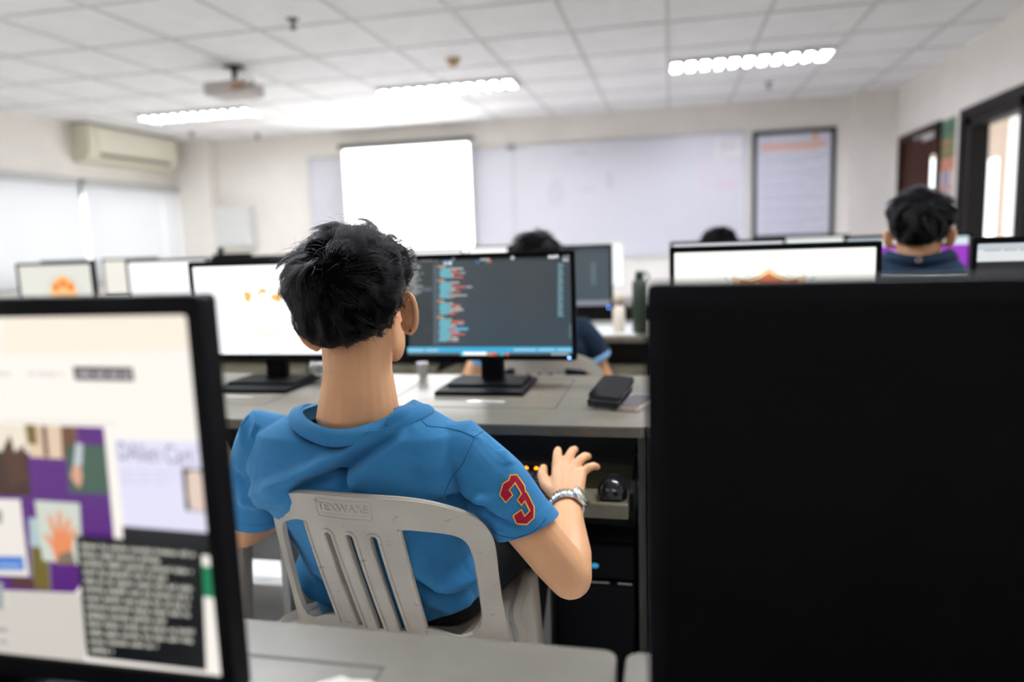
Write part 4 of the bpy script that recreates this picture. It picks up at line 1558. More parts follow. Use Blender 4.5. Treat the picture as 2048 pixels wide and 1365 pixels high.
def make_chair(label, x, y, rz, mark=False):
    t = thing('plastic_chair', label, 'chair', (x, y, 0), rz, 'white plastic chairs')
    half = [(0.236, 0.40), (0.229, 0.50), (0.227, 0.60), (0.229, 0.655), (0.224, 0.685), (0.208, 0.712), (0.182, 0.733), (0.14, 0.752), (0.10, 0.763), (0.05, 0.768)]
    out = half + [(0, 0.769)] + [(-a, b) for a, b in reversed(half)]
    out = rounded(out)
    op = [(0.078, 0.475), (0.190, 0.475), (0.191, 0.60), (0.189, 0.650), (0.181, 0.676), (0.166, 0.690), (0.14, 0.699), (0.11, 0.705), (0.078, 0.709)]
    op = rounded([(0.078, 0.475), (0.078, 0.50)] + op[1:-1] + [(0.078, 0.709)][:0] + [(0.085, 0.709), (0.078, 0.706)])
    holes = [op, [(-a - (0.02 if a < 0.1 else 0.02 * max(0, (0.15 - a) / 0.05) if a < 0.15 else 0), b) for a, b in reversed(op)]]
    slots = []
    for c in (-0.052, -0.010, 0.032):
        slots.append([(c + 0.0056 * math.cos(a), 0.690 + 0.0056 * math.sin(a)) for a in np.linspace(0, PI, 7)] + [(c - 0.0056, 0.478), (c + 0.0056, 0.478)])
    bm = bmesh.new()
    solid_sheet(bm, out, holes + slots, 0.016, chair_back, 0.009)
    for lp in slots:
        cx = sum(q[0] for q in lp[:7]) / 7
        pts = [chair_back(cx + 0.0092, z, 0.0085) for z in np.linspace(0.476, 0.685, 12)]
        pts += [chair_back(cx + 0.0092 * math.cos(u), 0.690 + 0.0092 * math.sin(u), 0.0085) for u in np.linspace(0, PI, 9)]
        pts += [chair_back(cx - 0.0092, z, 0.0085) for z in np.linspace(0.685, 0.476, 12)]
        tube(bm, pts, 0.0038, n=8)
    for s in (-1, 1):
        tube(bm, [chair_back(s * 0.0872 - 0.010, z, 0.0085) for z in np.linspace(0.478, 0.706, 12)], 0.0036, n=8)
        tube(bm, [chair_back(s * 0.0872 - 0.010, z, 0.0005) for z in np.linspace(0.478, 0.706, 12)], 0.0036, n=8)
    rim = densify(out, 0.012)
    k0 = min(range(len(rim)), key=lambda i: abs(rim[i][0] - 0.236) + abs(rim[i][1] - 0.40))
    rim = [p for p in rim if p[1] > 0.405]
    rim.sort(key=lambda p: math.atan2(p[0], p[1] - 0.45))
    tube(bm, [chair_back(a * 0.985, b - 0.004, 0.001) for a, b in rim], 0.0072, n=8)
    obj('backrest', bm, M_CHAIR, t, False)
    if mark:
        me = letters('TEXWARE', 0.0205, 0.5)
        v = np_mesh(me)
        nv = [chair_back(-0.0125 + p[0] * 0.98, 0.7395 + p[1], 0.0085 + 0.0019 * (p[2] > 0)) for p in v]
        set_np(me, np.array(nv))
        mk = obj('embossed_mark', me, M_CHAIR, t)
        bm = bmesh.new()
        rr = rrect(-0.062, 0.038, 0.7265, 0.7605, 0.005)
        pts = [chair_back(a, b, 0.0087) for a, b in densify(rr, 0.008)]
        tube(bm, pts + [pts[0]], 0.0011, n=6)
        tube(bm, [chair_back(a, 0.7335, 0.0087) for a in np.linspace(-0.056, 0.032, 10)], 0.0006, n=6)
        obj('mark_border', bm, M_CHAIR, t)
    # seat
    so = [(0.20, -0.185), (0.236, -0.150), (0.240, -0.10), (0.222, -0.05), (0.198, 0.0), (0.182, 0.06), (0.172, 0.16), (0.155, 0.215), (0.10, 0.240)]
    so = rounded([(-a, b) for a, b in so][:1] + so + [(-a, b) for a, b in reversed(so[1:])])
    sl = [rrect(c - 0.005, c + 0.005, -0.15, -0.06, 0.0045, 3) for c in np.arange(-0.12, 0.13, 0.04)]

    def seat(a, b, w):
        e = max(abs(a) / 0.235, 0)
        return (a, b, 0.432 - w + 0.016 * e ** 3 - 0.016 * max(0, (b - 0.16) / 0.085) ** 2 - 0.012 * math.exp(-((b + 0.02) / 0.12) ** 2) * (1 - e))
    bm = bmesh.new()
    solid_sheet(bm, so, sl, 0.03, seat, 0.007)
    pts = [seat(a, b, 0.012) for a, b in densify(so, 0.03)]
    tube(bm, pts + [pts[0]], 0.016, n=10)
    obj('seat', bm, M_CHAIR, t, False)
    for sx in (-1, 1):
        for fy in (1, -1):
            bm = bmesh.new()
            rings = []
            for k in range(8):
                q = k / 7
                z = 0.435 * (1 - q)
                cx = sx * ((0.160 if fy > 0 else 0.205) + 0.030 * q)
                cy = (0.195 + 0.03 * q) if fy > 0 else (-0.135 - 0.075 * q)
                a, b = 0.030 - 0.010 * q, 0.034 - 0.014 * q
                rings.append([(cx + a * math.copysign(abs(math.cos(u)) ** 0.5, math.cos(u)), cy + b * math.copysign(abs(math.sin(u)) ** 0.5, math.sin(u)), z) for u in np.linspace(0, 2 * PI, 20, endpoint=False)])
            loft(bm, rings)
            bmesh.ops.recalc_face_normals(bm, faces=bm.faces[:])
            obj('leg', bm, M_CHAIR, t, True)
    return t


def densify_open(pts, h):
    out = [tuple(pts[0])]
    for a, b in zip(pts[:-1], pts[1:]):
        a, b = np.array(a, float), np.array(b, float)
        k = max(1, int(math.ceil(np.linalg.norm(b - a) / h)))
        for q in range(1, k + 1):
            out.append(tuple(a + (b - a) * q / k))
    return out


make_chair('dirty white slatted plastic chair the person in the blue polo leans on', -0.4966, 1.299, math.radians(-4), True)
make_chair('white plastic chair seen behind the code monitor, holding the person with pale blue cuffs', -0.455, 2.77, 0.0)
make_chair('empty pale plastic chair pushed under the desk left of the blue polo', -1.325, 1.76, math.radians(0))

t = thing('office_chair', 'dark high-backed office chair of the person by the door side', 'chair', (0.86, 2.62, 0), math.radians(-14))


def oc_back(a, b, w):
    return (a, -0.20 - 0.16 * (b - 0.5) + 1.2 * a * a + 0.0 - w, b)


bm = bmesh.new()
solid_sheet(bm, rrect(-0.20, 0.20, 0.52, 1.015, 0.035), [], 0.05, oc_back, 0.028)
obj('backrest', bm, M_BLACKMATTE, t)
bm = bmesh.new()
pts = [oc_back(a, b, 0.014) for a, b in densify(rrect(-0.20, 0.20, 0.52, 1.015, 0.035), 0.03)]
tube(bm, pts + [pts[0]], 0.012, n=8)
obj('back_rim', bm, mat('rim_grey', (0.03, 0.028, 0.026), 0.4), t, True)
bm = bmesh.new()
solid_sheet(bm, rrect(-0.23, 0.23, -0.20, 0.24, 0.06), [], 0.08, lambda a, b, w: (a, b, 0.46 - w), 0.06)
obj('seat', bm, M_BLACKMATTE, t)
bm = bmesh.new()
tube(bm, [(0, 0, 0.40), (0, 0, 0.06)], 0.028)
obj('gas_column', bm, M_BLACK, t, True)
bm = bmesh.new()
tube(bm, [(0, -0.10, 0.40), (0, -0.20, 0.44), (0, -0.23, 0.60)], 0.02)
obj('back_bracket', bm, M_BLACK, t, True)
for k in range(5):
    a = k * 2 * PI / 5 + 0.3
    bm = bmesh.new()
    tube(bm, [(0, 0, 0.085), (0.26 * math.cos(a), 0.26 * math.sin(a), 0.065)], [0.022, 0.015], n=10)
    lg = obj('leg', bm, M_BLACK, t, True)
    bm = bmesh.new()
    ellipsoid(bm, (0.27 * math.cos(a), 0.27 * math.sin(a), 0.027), (0.022, 0.022, 0.027), sub=2)
    obj('caster', bm, M_BLACK, lg, True)
#==PEOPLE==

# ------------------------------------------------------------------ people
V3 = lambda *a: Vector(a)


def ring_pts(cx, cy, z, a, b, n=40, e=2.4):
    out = []
    for k in range(n):
        c, s = math.cos(2 * PI * k / n), math.sin(2 * PI * k / n)
        out.append((cx + a * math.copysign(abs(c) ** (2 / e), c), cy + b * math.copysign(abs(s) ** (2 / e), s), z))
    return out


def ear(bm, side, HR, HC, es=1.0):
    T = lambda p: HC + HR @ Vector(p)
    e0 = Vector((side * 0.077, 0.004, -0.048))
    U = Vector((0, -0.14, 1.0)).normalized()
    B = Vector((side * 0.86, -0.50, 0)).normalized()
    pts = []
    for k in range(15):
        th = math.radians(155 - k * 305 / 14)
        up = es * 0.036 * math.sin(th) * (1.0 if math.sin(th) > 0 else 0.95)
        bk = es * (0.016 + 0.019 * math.cos(th - 0.25))
        pts.append(T(e0 + U * up + B * bk))
    tube(bm, pts, [0.0042] + [0.0052] * 11 + [0.0062, 0.0068, 0.0055], n=8)
    N = U.cross(B).normalized()
    m = Matrix((B, U, N)).transposed()
    for r in ((0.0195 * es, 0.031 * es, 0.0036 if es == 1.0 else 0.0075),):
        res = bmesh.ops.create_icosphere(bm, subdivisions=3, radius=1.0)
        for v in res['verts']:
            p = Vector((v.co.x * r[0], v.co.y * r[1], v.co.z * r[2]))
            v.co = T(e0 + B * 0.014 + Vector((0, 0.003, 0)) + m @ p)
    ellipsoid(bm, T(e0 - U * 0.031 * es + B * 0.012 * es), (0.008, 0.008, 0.010), sub=2)


def head(bm, HC, HR, es=1.0):
    def E(c, r, sub=3):
        res = bmesh.ops.create_icosphere(bm, subdivisions=sub, radius=1.0)
        for v in res['verts']:
            v.co = HC + HR @ Vector((c[0] + v.co.x * r[0], c[1] + v.co.y * r[1], c[2] + v.co.z * r[2]))
    E((0, 0, 0), (0.078, 0.098, 0.090), 4)
    E((0, 0.032, -0.050), (0.066, 0.072, 0.080))
    E((0, 0.048, -0.098), (0.050, 0.050, 0.042))
    E((0, 0.082, -0.126), (0.022, 0.018, 0.016))
    for s in (-1, 1):
        E((s * 0.036, 0.070, -0.058), (0.026, 0.026, 0.022))
        E((s * 0.043, 0.036, -0.086), (0.022, 0.046, 0.046))
        E((s * 0.026, 0.086, -0.006), (0.026, 0.014, 0.008))
        E((s * 0.010, 0.108, -0.066), (0.008, 0.010, 0.008))
    tube(bm, [HC + HR @ Vector((0, 0.094, -0.018)), HC + HR @ Vector((0, 0.106, -0.045)), HC + HR @ Vector((0, 0.114, -0.062))], [0.007, 0.009, 0.011], n=10)
    E((0, 0.094, -0.091), (0.022, 0.010, 0.005))
    E((0, 0.092, -0.101), (0.019, 0.010, 0.006))
    for s in (-1, 1):
        ear(bm, s, HR, HC, es)


def hand(bm, W, F, N, S, spread, curl, lift=0.0, sc=1.0):
    """palm and five fingers; F along the hand, N out of its back, S towards the thumb"""
    F, N = F.normalized(), N.normalized()
    S = S.normalized()
    offs = (0.0265, 0.009, -0.0085, -0.025)
    reach = (0.084, 0.088, 0.083, 0.074)
    lens = (0.066, 0.073, 0.067, 0.053)
    for i in range(4):
        m = W + (F * reach[i] + S * offs[i] + N * (0.004 - 0.0006 * abs(offs[i]) * 100)) * sc
        tube(bm, [W + (S * offs[i] * 0.55 - F * 0.005) * sc, W + (S * offs[i] * 0.8 + F * reach[i] * 0.5) * sc, m], [0.0145 * sc, 0.0150 * sc, 0.0120 * sc], n=10)
        a = math.radians(spread[i])
        d = (F * math.cos(a) + S * math.sin(a)).normalized()
        p = m
        pts, ang = [m - d * 0.006 * sc], lift
        for q, fr in enumerate((0.45, 0.30, 0.25)):
            ang -= curl[q] + 0.04 * i
            dd = d * math.cos(ang) + N * math.sin(ang)
            p = p + dd * lens[i] * fr * sc
            pts.append(p)
        r = (0.0112, 0.0106, 0.0098, 0.0082) if i < 3 else (0.0098, 0.0092, 0.0084, 0.0072)
        tube(bm, pts, [q * sc for q in r], n=10)
    b = W + (F * 0.018 + S * 0.018 - N * 0.004) * sc
    c = b + (F * 0.030 + S * 0.028 - N * 0.004) * sc
    d = c + (F * 0.030 + S * 0.012 - N * 0.002) * sc
    e = d + (F * 0.024 + S * 0.000 - N * 0.004) * sc
    tube(bm, [b, c, d, e], [0.0165 * sc, 0.0140 * sc, 0.0118 * sc, 0.0095 * sc], n=10)


def smoothstep(x):
    x = np.clip(x, 0, 1)
    return x * x * (3 - 2 * x)


def hair(root, HC, HR, nstr, thick, crown, seed, rad=0.00022, clumps=420, lean=(0, 0, 0)):
    """mass of hair over the skull and separate strands lying on it"""
    g = np.random.default_rng(seed)
    R3 = np.array([0.0785, 0.0985, 0.0905])

    def emin(az):
        a = np.abs(np.degrees(az))
        return np.radians(-5.0 * smoothstep((0.25 - az) / 0.4) * smoothstep((az + 1.0) / 0.3) + np.interp(a, [0, 25, 45, 62, 78, 92, 104, 122, 140, 180], [-54, -52, -44, -28, -8, 6, -12, -2, 34, 42]))

    def polar(d):
        return np.arctan2(d[:, 0], -d[:, 1]), np.arcsin(np.clip(d[:, 2], -1, 1))

    def skull(d):
        return 1.0 / np.sqrt(((d / R3) ** 2).sum(1))

    def T(d):
        az, el = polar(d)
        t = smoothstep((el - emin(az)) / (math.radians(24) + 0.35 * smoothstep((np.abs(az) - 0.7) / 0.5)))
        bulge = 1.0 - 0.85 * smoothstep((-az - 0.75) / 0.5) * smoothstep((0.20 - el) / 0.45) - 0.12 * smoothstep((az - 0.9) / 0.4) * smoothstep((0.0 - el) / 0.4) + 0.25 * np.exp(-((el - 0.25) / 0.5) ** 2) + 0.12 * np.sin(az * 3 + 1) * np.cos(el)
        return thick * (0.10 + 0.90 * t) * bulge * (1 + (d * np.array(lean)).sum(1))

    HRn = np.array(HR)
    HCn = np.array(HC)
    # cap
    bm = bmesh.new()
    bmesh.ops.create_icosphere(bm, subdivisions=6, radius=1.0)
    d = np.array([v.co[:] for v in bm.verts])
    d /= np.linalg.norm(d, axis=1)[:, None]
    az, el = polar(d)
    ok = smoothstep((el - emin(az)) / math.radians(5) + 0.4)
    lump = 0.0
    for k in range(14):
        q = g.normal(size=3)
        lump = lump + np.sin((d @ q) * g.uniform(5, 13) + g.uniform(0, 6)) / 14
    r = skull(d) * 0.93 + ok * (skull(d) * 0.075 + T(d) * (0.74 + 0.55 * lump))
    P = (d * r[:, None]) @ HRn.T + HCn
    for v, p in zip(bm.verts, P):
        v.co = p
    drop = [f for f in bm.faces if all(ok[v.index] < 0.02 for v in f.verts)]
    bmesh.ops.delete(bm, geom=drop, context='FACES')
    cap = obj('hair', bm, M_SCALP, root, True)
    # strands
    NP = 9
    cr = np.array(crown, float)
    cr /= np.linalg.norm(cr)

    def roots(n):
        out = np.zeros((0, 3))
        while len(out) < n:
            q = g.normal(size=(n * 2, 3))
            q /= np.linalg.norm(q, axis=1)[:, None]
            a, e = polar(q)
            out = np.vstack([out, q[e > emin(a) - math.radians(2)]])
        return out[:n]

    def flow(d, sw):
        v = d - cr
        v = v - (v * d).sum(1)[:, None] * d
        v /= np.linalg.norm(v, axis=1)[:, None] + 1e-6
        w = np.cross(d, v)
        v = v * np.cos(sw)[:, None] + w * np.sin(sw)[:, None]
        v[:, 2] -= 0.30
        v = v - (v * d).sum(1)[:, None] * d
        return v / (np.linalg.norm(v, axis=1)[:, None] + 1e-6)

    def paths(d0, sw, lay, L, tip, curl):
        d = d0.copy()
        pts = []
        rs = skull(d0)
        for k in range(NP):
            t = k / (NP - 1)
            h = T(d) * lay * min(1.0, (0.25 + 1.9 * t - 1.1 * t * t)) + tip * t ** 2
            pts.append(d * (skull(d) + h)[:, None])
            st = L / (NP - 1) / (rs + h)
            d = d + flow(d, sw + curl * (t - 0.3)) * st[:, None]
            d /= np.linalg.norm(d, axis=1)[:, None]
        return np.stack(pts, 1)

    def length(d):
        az, el = polar(d)
        return 0.022 + 0.045 * smoothstep((el - emin(az)) / math.radians(40))

    G = clumps
    gd = roots(G)
    gsw = g.normal(0.35, 0.35, G)
    glay = g.uniform(0.62, 1.22, G)
    gL = length(gd) * g.uniform(0.8, 1.25, G)
    gtip = g.normal(0.002, 0.005, G)
    gcu = g.normal(0.2, 0.9, G)
    GP = paths(gd, gsw, glay, gL, gtip, gcu)
    sd = roots(nstr)
    near = np.empty(nstr, int)
    for i in range(0, nstr, 2000):
        near[i:i + 2000] = np.argmax(sd[i:i + 2000] @ gd.T, 1)
    stray = g.random(nstr) < 0.07
    SP = paths(sd, gsw[near] + g.normal(0, 0.10, nstr) + stray * g.normal(0, 0.6, nstr), glay[near] * g.uniform(0.88, 1.05, nstr),
               gL[near] * g.uniform(0.7, 1.1, nstr), gtip[near] + stray * np.abs(g.normal(0, 0.008, nstr)), gcu[near] + g.normal(0, 0.15, nstr))
    tt = np.linspace(0, 1, NP)[None, :, None]
    k = np.where(stray, 0.1, 0.88)[:, None, None]
    SP = SP + k * tt ** 1.4 * (GP[near] - SP) * (1 - 0.25 * tt)
    SP = SP @ HRn.T + HCn
    # short stubble just below the hairline
    ns = nstr // 9
    q = np.zeros((0, 3))
    while len(q) < ns:
        w = g.normal(size=(ns * 6, 3))
        w /= np.linalg.norm(w, axis=1)[:, None]
        a, e = polar(w)
        lo = emin(a) - np.radians(15) * g.random(len(w)) ** 1.6
        q = np.vstack([q, w[(e < emin(a)) & (e > lo) & (np.abs(a) < 1.25) & (e > -1.25)]])
    q = q[:ns]
    FP = paths(q, np.zeros(ns), np.full(ns, 0.02), np.full(ns, 0.010) * g.uniform(0.5, 1.3, ns), np.full(ns, 0.0015), np.zeros(ns)) @ HRn.T + HCn
    SP = np.vstack([SP, FP])
    nstr += ns
    hc = bpy.data.hair_curves.new('hair_strands')
    hc.add_curves([NP] * nstr)
    hc.attributes['position'].data.foreach_set('vector', SP.reshape(-1).astype(np.float32))
    ra = hc.attributes.get('radius') or hc.attributes.new('radius', 'FLOAT', 'POINT')
    rr = np.repeat((1 - 0.75 * np.linspace(0, 1, NP) ** 2)[None, :], nstr, 0) * rad
    rr[-ns:] *= 0.45
    ra.data.foreach_set('value', rr.reshape(-1).astype(np.float32))
    hc.materials.append(M_HAIR)
    so = bpy.data.objects.new('hair_strands', hc)
    link(so, cap)
    return cap


# a seated figure facing +y, hips above the origin; lengths in metres
RINGS = [(0.43, 0, 0.000, 0.185, 0.130), (0.50, 0, -0.010, 0.185, 0.130), (0.58, 0, -0.035, 0.182, 0.128), (0.66, 0, -0.062, 0.186, 0.128),
         (0.73, 0, -0.088, 0.196, 0.128), (0.78, 0, -0.103, 0.196, 0.118), (0.82, 0, -0.112, 0.178, 0.104), (0.855, 0, -0.118, 0.145, 0.088),
         (0.885, 0, -0.121, 0.105, 0.072), (0.90, 0, -0.122, 0.085, 0.062)]


def sitter(zs=1.0, lift=0.0):
    f = lambda z: 0.45 + (z - 0.45) * zs
    J = dict(rings=[(f(z), x, y, a, b) for z, x, y, a, b in RINGS],
             neck=[(0, -0.13, f(0.84)), (0, -0.122, f(0.88)), (0, -0.108, (f(0.90) + f(1.05) + lift) / 2), (0, -0.095, f(1.05) + lift)],
             head=(0, -0.095, f(1.085) + lift), rot=(0, 0, 0),
             sh={1: (0.185, -0.11, f(0.795)), -1: (-0.185, -0.11, f(0.795))},
             hem={1: (0.262, -0.075, f(0.69)), -1: (-0.262, -0.075, f(0.69))},
             el={1: (0.30, -0.04, f(0.60)), -1: (-0.30, -0.04, f(0.60))},
             wr={1: (0.20, 0.17, 0.665), -1: (-0.20, 0.17, 0.665)})
    return J


def figure(root, J, shirt_m, voxel, svox, hands=None):
    """body as one surface and trousers, shoes, shirt as its clothing; coordinates relative to root"""
    bm = bmesh.new()
    HC = Vector(J['head'])
    yaw, pitch, roll = [math.radians(a) for a in J['rot']]
    HR = Matrix.Rotation(yaw, 3, 'Z') @ Matrix.Rotation(pitch, 3, 'X') @ Matrix.Rotation(roll, 3, 'Y')
    head(bm, HC, HR, J.get('ears', 1.0))
    nr = J.get('neck_r', (0.045, 0.062, 0.060, 0.060))
    tube(bm, [Vector(p) for p in J['neck']], list(nr), n=24)
    loft(bm, [ring_pts(x, y + 0.022, z - 0.016, a * 0.72, b * 0.60) for z, x, y, a, b in J['rings'][:-2]])
    for s in (1, -1):
        sh, el, wr = Vector(J['sh'][s]), Vector(J['el'][s]), Vector(J['wr'][s])
        nk = Vector(J['neck'][1])
        tube(bm, [nk + V3(0, 0.02, -0.045), nk.lerp(sh, 0.5) + V3(0, 0.012, -0.024), sh + V3(0, 0.005, -0.006)], [0.032, 0.028, 0.030], n=16)
        mid = sh.lerp(el, 0.5)
        tube(bm, [sh, mid, el.lerp(sh, 0.12), el], [0.033, 0.0435, 0.041, 0.038], n=18)
        f1 = el.lerp(wr, 0.28)
        fd = (wr - el).normalized()
        tube(bm, [el, f1, el.lerp(wr, 0.65), wr], [(0.038, 0.038), (0.041, 0.040), (0.033, 0.031), (0.0275, 0.022)], n=18, up=(0, 0, 1) if abs(fd.z) < 0.9 else (0, 1, 0))
        if hands and s in hands:
            F, N, S, spr, cur, lf = hands[s]
            hand(bm, wr, F, N, S, spr, cur, lf)
        else:
            F = V3(-s * 0.15, 1, -0.05)
            N = V3(0, 0.05, 1)
            hand(bm, wr, F, N, V3(-s, -0.1, 0), (8, 2, -4, -10), (0.10, 0.35, 0.30), 0.05)
        hip, kn, an = V3(s * 0.100, 0.0, 0.490), V3(s * 0.185, 0.40, 0.495), V3(s * 0.17, 0.10, 0.09)
        tube(bm, [hip + V3(0, 0.05, 0), hip.lerp(kn, 0.5), kn], [0.055, 0.062, 0.055], n=16)
        tube(bm, [kn, kn.lerp(an, 0.35), an], [0.052, 0.052, 0.036], n=16)
        tube(bm, [an, an + V3(0, 0.06, -0.035), an + V3(0, 0.14, -0.055)], [0.034, 0.034, 0.024], n=12)
    body = blob(bm, voxel, 3, 'body')
    obj('body', body, M_SKIN, root, True)
    for s in (1, -1):
        bm = bmesh.new()
        ellipsoid(bm, HC + HR @ V3(s * 0.031, 0.090, -0.026), (0.0115, 0.0115, 0.010), sub=2)
        eye = obj('eye', bm, mat('eye_white', (0.70, 0.66, 0.62), 0.2), root, True)
        bm = bmesh.new()
        ellipsoid(bm, HC + HR @ V3(s * 0.031, 0.0985, -0.026), (0.0058, 0.0040, 0.0058), sub=2)
        obj('iris', bm, mat('iris_brown', (0.02, 0.012, 0.009), 0.15), eye, True)
        bm = bmesh.new()
        tube(bm, [HC + HR @ V3(s * q, w, -0.004 + 0.004 * math.sin(q * 60)) for q, w in ((0.014, 0.101), (0.030, 0.0985), (0.046, 0.088))], 0.0028, n=6)
        obj('eyebrow', bm, M_SCALP, root, True)
    # trousers and shoes
    bm = bmesh.new()
    z0 = J['rings'][0]
    loft(bm, [ring_pts(z0[1] * 0.9, z0[2] + 0.015 - 0.3 * (z - 0.43), z, a, b) for z, a, b in ((0.425, 0.145, 0.105), (0.44, 0.165, 0.118), (0.48, 0.168, 0.115), (0.53, 0.150, 0.095))])
    for s in (1, -1):
        hip, kn, an = V3(s * 0.100, 0.0, 0.497), V3(s * 0.188, 0.40, 0.500), V3(s * 0.17, 0.10, 0.10)
        tube(bm, [hip, hip.lerp(kn, 0.5), kn], [0.078, 0.086, 0.070], n=18)
        tube(bm, [kn, kn.lerp(an, 0.5), an], [0.064, 0.062, 0.056], n=18)
    me = blob(bm, 0.009, 4, 'trousers')
    obj('trousers', me, M_PANTS, root, True)
    for s in (1, -1):
        bm = bmesh.new()
        x = s * 0.17
        loft(bm, [[(x + a * math.cos(u), y + b * math.sin(u), z) for u in np.linspace(0, 2 * PI, 20, endpoint=False)] for a, b, y, z in
                  ((0.042, 0.125, 0.17, 0.001), (0.046, 0.13, 0.17, 0.02), (0.044, 0.12, 0.165, 0.05), (0.040, 0.075, 0.12, 0.085), (0.036, 0.05, 0.105, 0.11))])
        obj('shoe', bm, M_BLACK, root, True)
    # shirt
    bm = bmesh.new()
    loft(bm, [ring_pts(x, y, z, a, b) for z, x, y, a, b in J['rings']])
    for s in (1, -1):
        sh, hem = Vector(J['sh'][s]), Vector(J['hem'][s])
        nk = Vector(J['neck'][0])
        r = J.get('sleeve', (0.058, 0.060, 0.058, 0.056))
        d = (hem - sh).normalized()
        tube(bm, [nk.lerp(sh, 0.35) + V3(0, 0, -0.012), sh, sh.lerp(hem, 0.5) + V3(0, 0, 0.004), hem, hem + d * 0.05], [r[0] * 0.95, r[0], r[1], r[2], r[3]], n=24)
    me = blob(bm, svox, 6, 'shirt')
    return me, HC, HR


def cut_shirt(me, J, bottom=None, necks=True):
    """open the shirt at sleeve ends, neck and lower edge, return mesh"""
    bm = bmesh.new()
    bm.from_mesh(me)

    def cut(co, no, test):
        fs = [f for f in bm.faces if test(f.calc_center_median())]
        g = set(fs)
        for f in fs:
            g.update(f.verts)
            g.update(f.edges)
        bmesh.ops.bisect_plane(bm, geom=list(g), dist=1e-6, plane_co=co, plane_no=no, clear_outer=True)
    for s in (1, -1):
        sh, hem = Vector(J['sh'][s]), Vector(J['hem'][s])
        d = (hem - sh).normalized()
        tilt = Vector(J.get('hem_tilt', {}).get(s, (0, 0, 0)))
        cut(hem, (d + tilt).normalized(), lambda c: (c - hem).length < 0.115 and (c - hem).dot(d) > -0.05 and (c.x - sh.x) * s > -0.01)
    n = Vector(J['neck'][1])
    cut(Vector((n.x, n.y, J['rings'][-1][0] - 0.036)), Vector((0, 0.18, 1)).normalized(), lambda c: c.z > J['rings'][-1][0] - 0.075 and abs(c.x - n.x) < 0.082)
    if bottom:
        co, no = bottom
        cut(Vector(co), Vector(no).normalized(), lambda c: c.z < co[2] + 0.12 and abs(c.x - J['rings'][0][1]) < 0.21)
    out = bpy.data.meshes.new('shirt')
    bm.to_mesh(out)
    bm.free()
    return out


def collar(root, me, cen, a, b, zf, m, parent, drop=0.034, out=0.026, gap=0.003):
    vv = np_mesh(me)
    tree = BVHTree.FromPolygons([tuple(v) for v in vv], [tuple(p.vertices) for p in me.polygons])
    bm = bmesh.new()
    prev = None
    rows = []
    K = 64
    for k in range(K + 1):
        ph = math.radians(-150 + 300 * k / K)
        rad = Vector((a * math.sin(ph), -b * math.cos(ph), 0))
        rn = rad.normalized()
        z = zf(ph)
        top = Vector(cen) + rad + Vector((0, 0, z))
        fl = 1.0 + 0.5 * max(0, math.cos(abs(ph) - 1.9)) ** 3
        sec = [top - rn * 0.014 + V3(0, 0, -0.030), top - rn * 0.006 + V3(0, 0, -0.010), top - rn * 0.002 + V3(0, 0, -0.002), top + V3(0, 0, 0.0), top + rn * 0.003 + V3(0, 0, -0.002)]
        low = top + rn * out * fl + V3(0, 0, -drop)
        loc, nor, idx, dist = tree.find_nearest(low)
        if loc is not None and dist < 0.05:
            if nor.dot(rn + V3(0, 0, 0.5)) < 0:
                nor = -nor
            low = loc + nor * gap
        for q in (0.3, 0.55, 0.8, 1.0):
            p = sec[4].lerp(low, q) + rn * 0.005 * math.sin(q * PI) + V3(0, 0, 0.005 * math.sin(q * PI))
            if q < 1:
                loc, nor, idx, dist = tree.find_nearest(p)
                if loc is not None and dist < 0.03:
                    if nor.dot(rn + V3(0, 0, 0.5)) < 0:
                        nor = -nor
                    if (p - loc).dot(nor) < gap:
                        p = loc + nor * (gap + 0.001)
            sec.append(p)
        rows.append([np.array(p) for p in sec])
    R = np.array(rows)
    for it in range(14):
        R[1:-1, 5:] = 0.5 * R[1:-1, 5:] + 0.25 * (R[2:, 5:] + R[:-2, 5:])
    for r in R:
        row = [bm.verts.new(Vector(p)) for p in r]
        if prev:
            for i in range(len(row) - 1):
                bm.faces.new((prev[i], prev[i + 1], row[i + 1], row[i]))
        prev = row
    bmesh.ops.recalc_face_normals(bm, faces=bm.faces[:])
    o = obj('collar', bm, m, parent, True)
    md = o.modifiers.new('cloth_thickness', 'SOLIDIFY')
    md.thickness = 0.0022
    md.offset = 0
    sb = o.modifiers.new('soft', 'SUBSURF')
    sb.levels = sb.render_levels = 1
    return o


def dist_poly(v, pl):
    """distance of points to a polyline and position along it (0..1)"""
    best = np.full(len(v), 1e9)
    pos = np.zeros(len(v))
    n = len(pl) - 1
    for i in range(n):
        a, b = pl[i], pl[i + 1]
        d = b - a
        t = np.clip(((v - a) @ d) / (d @ d + 1e-12), 0, 1)
        q = np.linalg.norm(v - a - t[:, None] * d, axis=1)
        m = q < best
        best[m] = q[m]
        pos[m] = (i + t[m]) / n
    return best, pos


def normals(me):
    n = np.empty(len(me.vertices) * 3)
    me.vertex_normals.foreach_get('vector', n)
    return n.reshape(-1, 3)


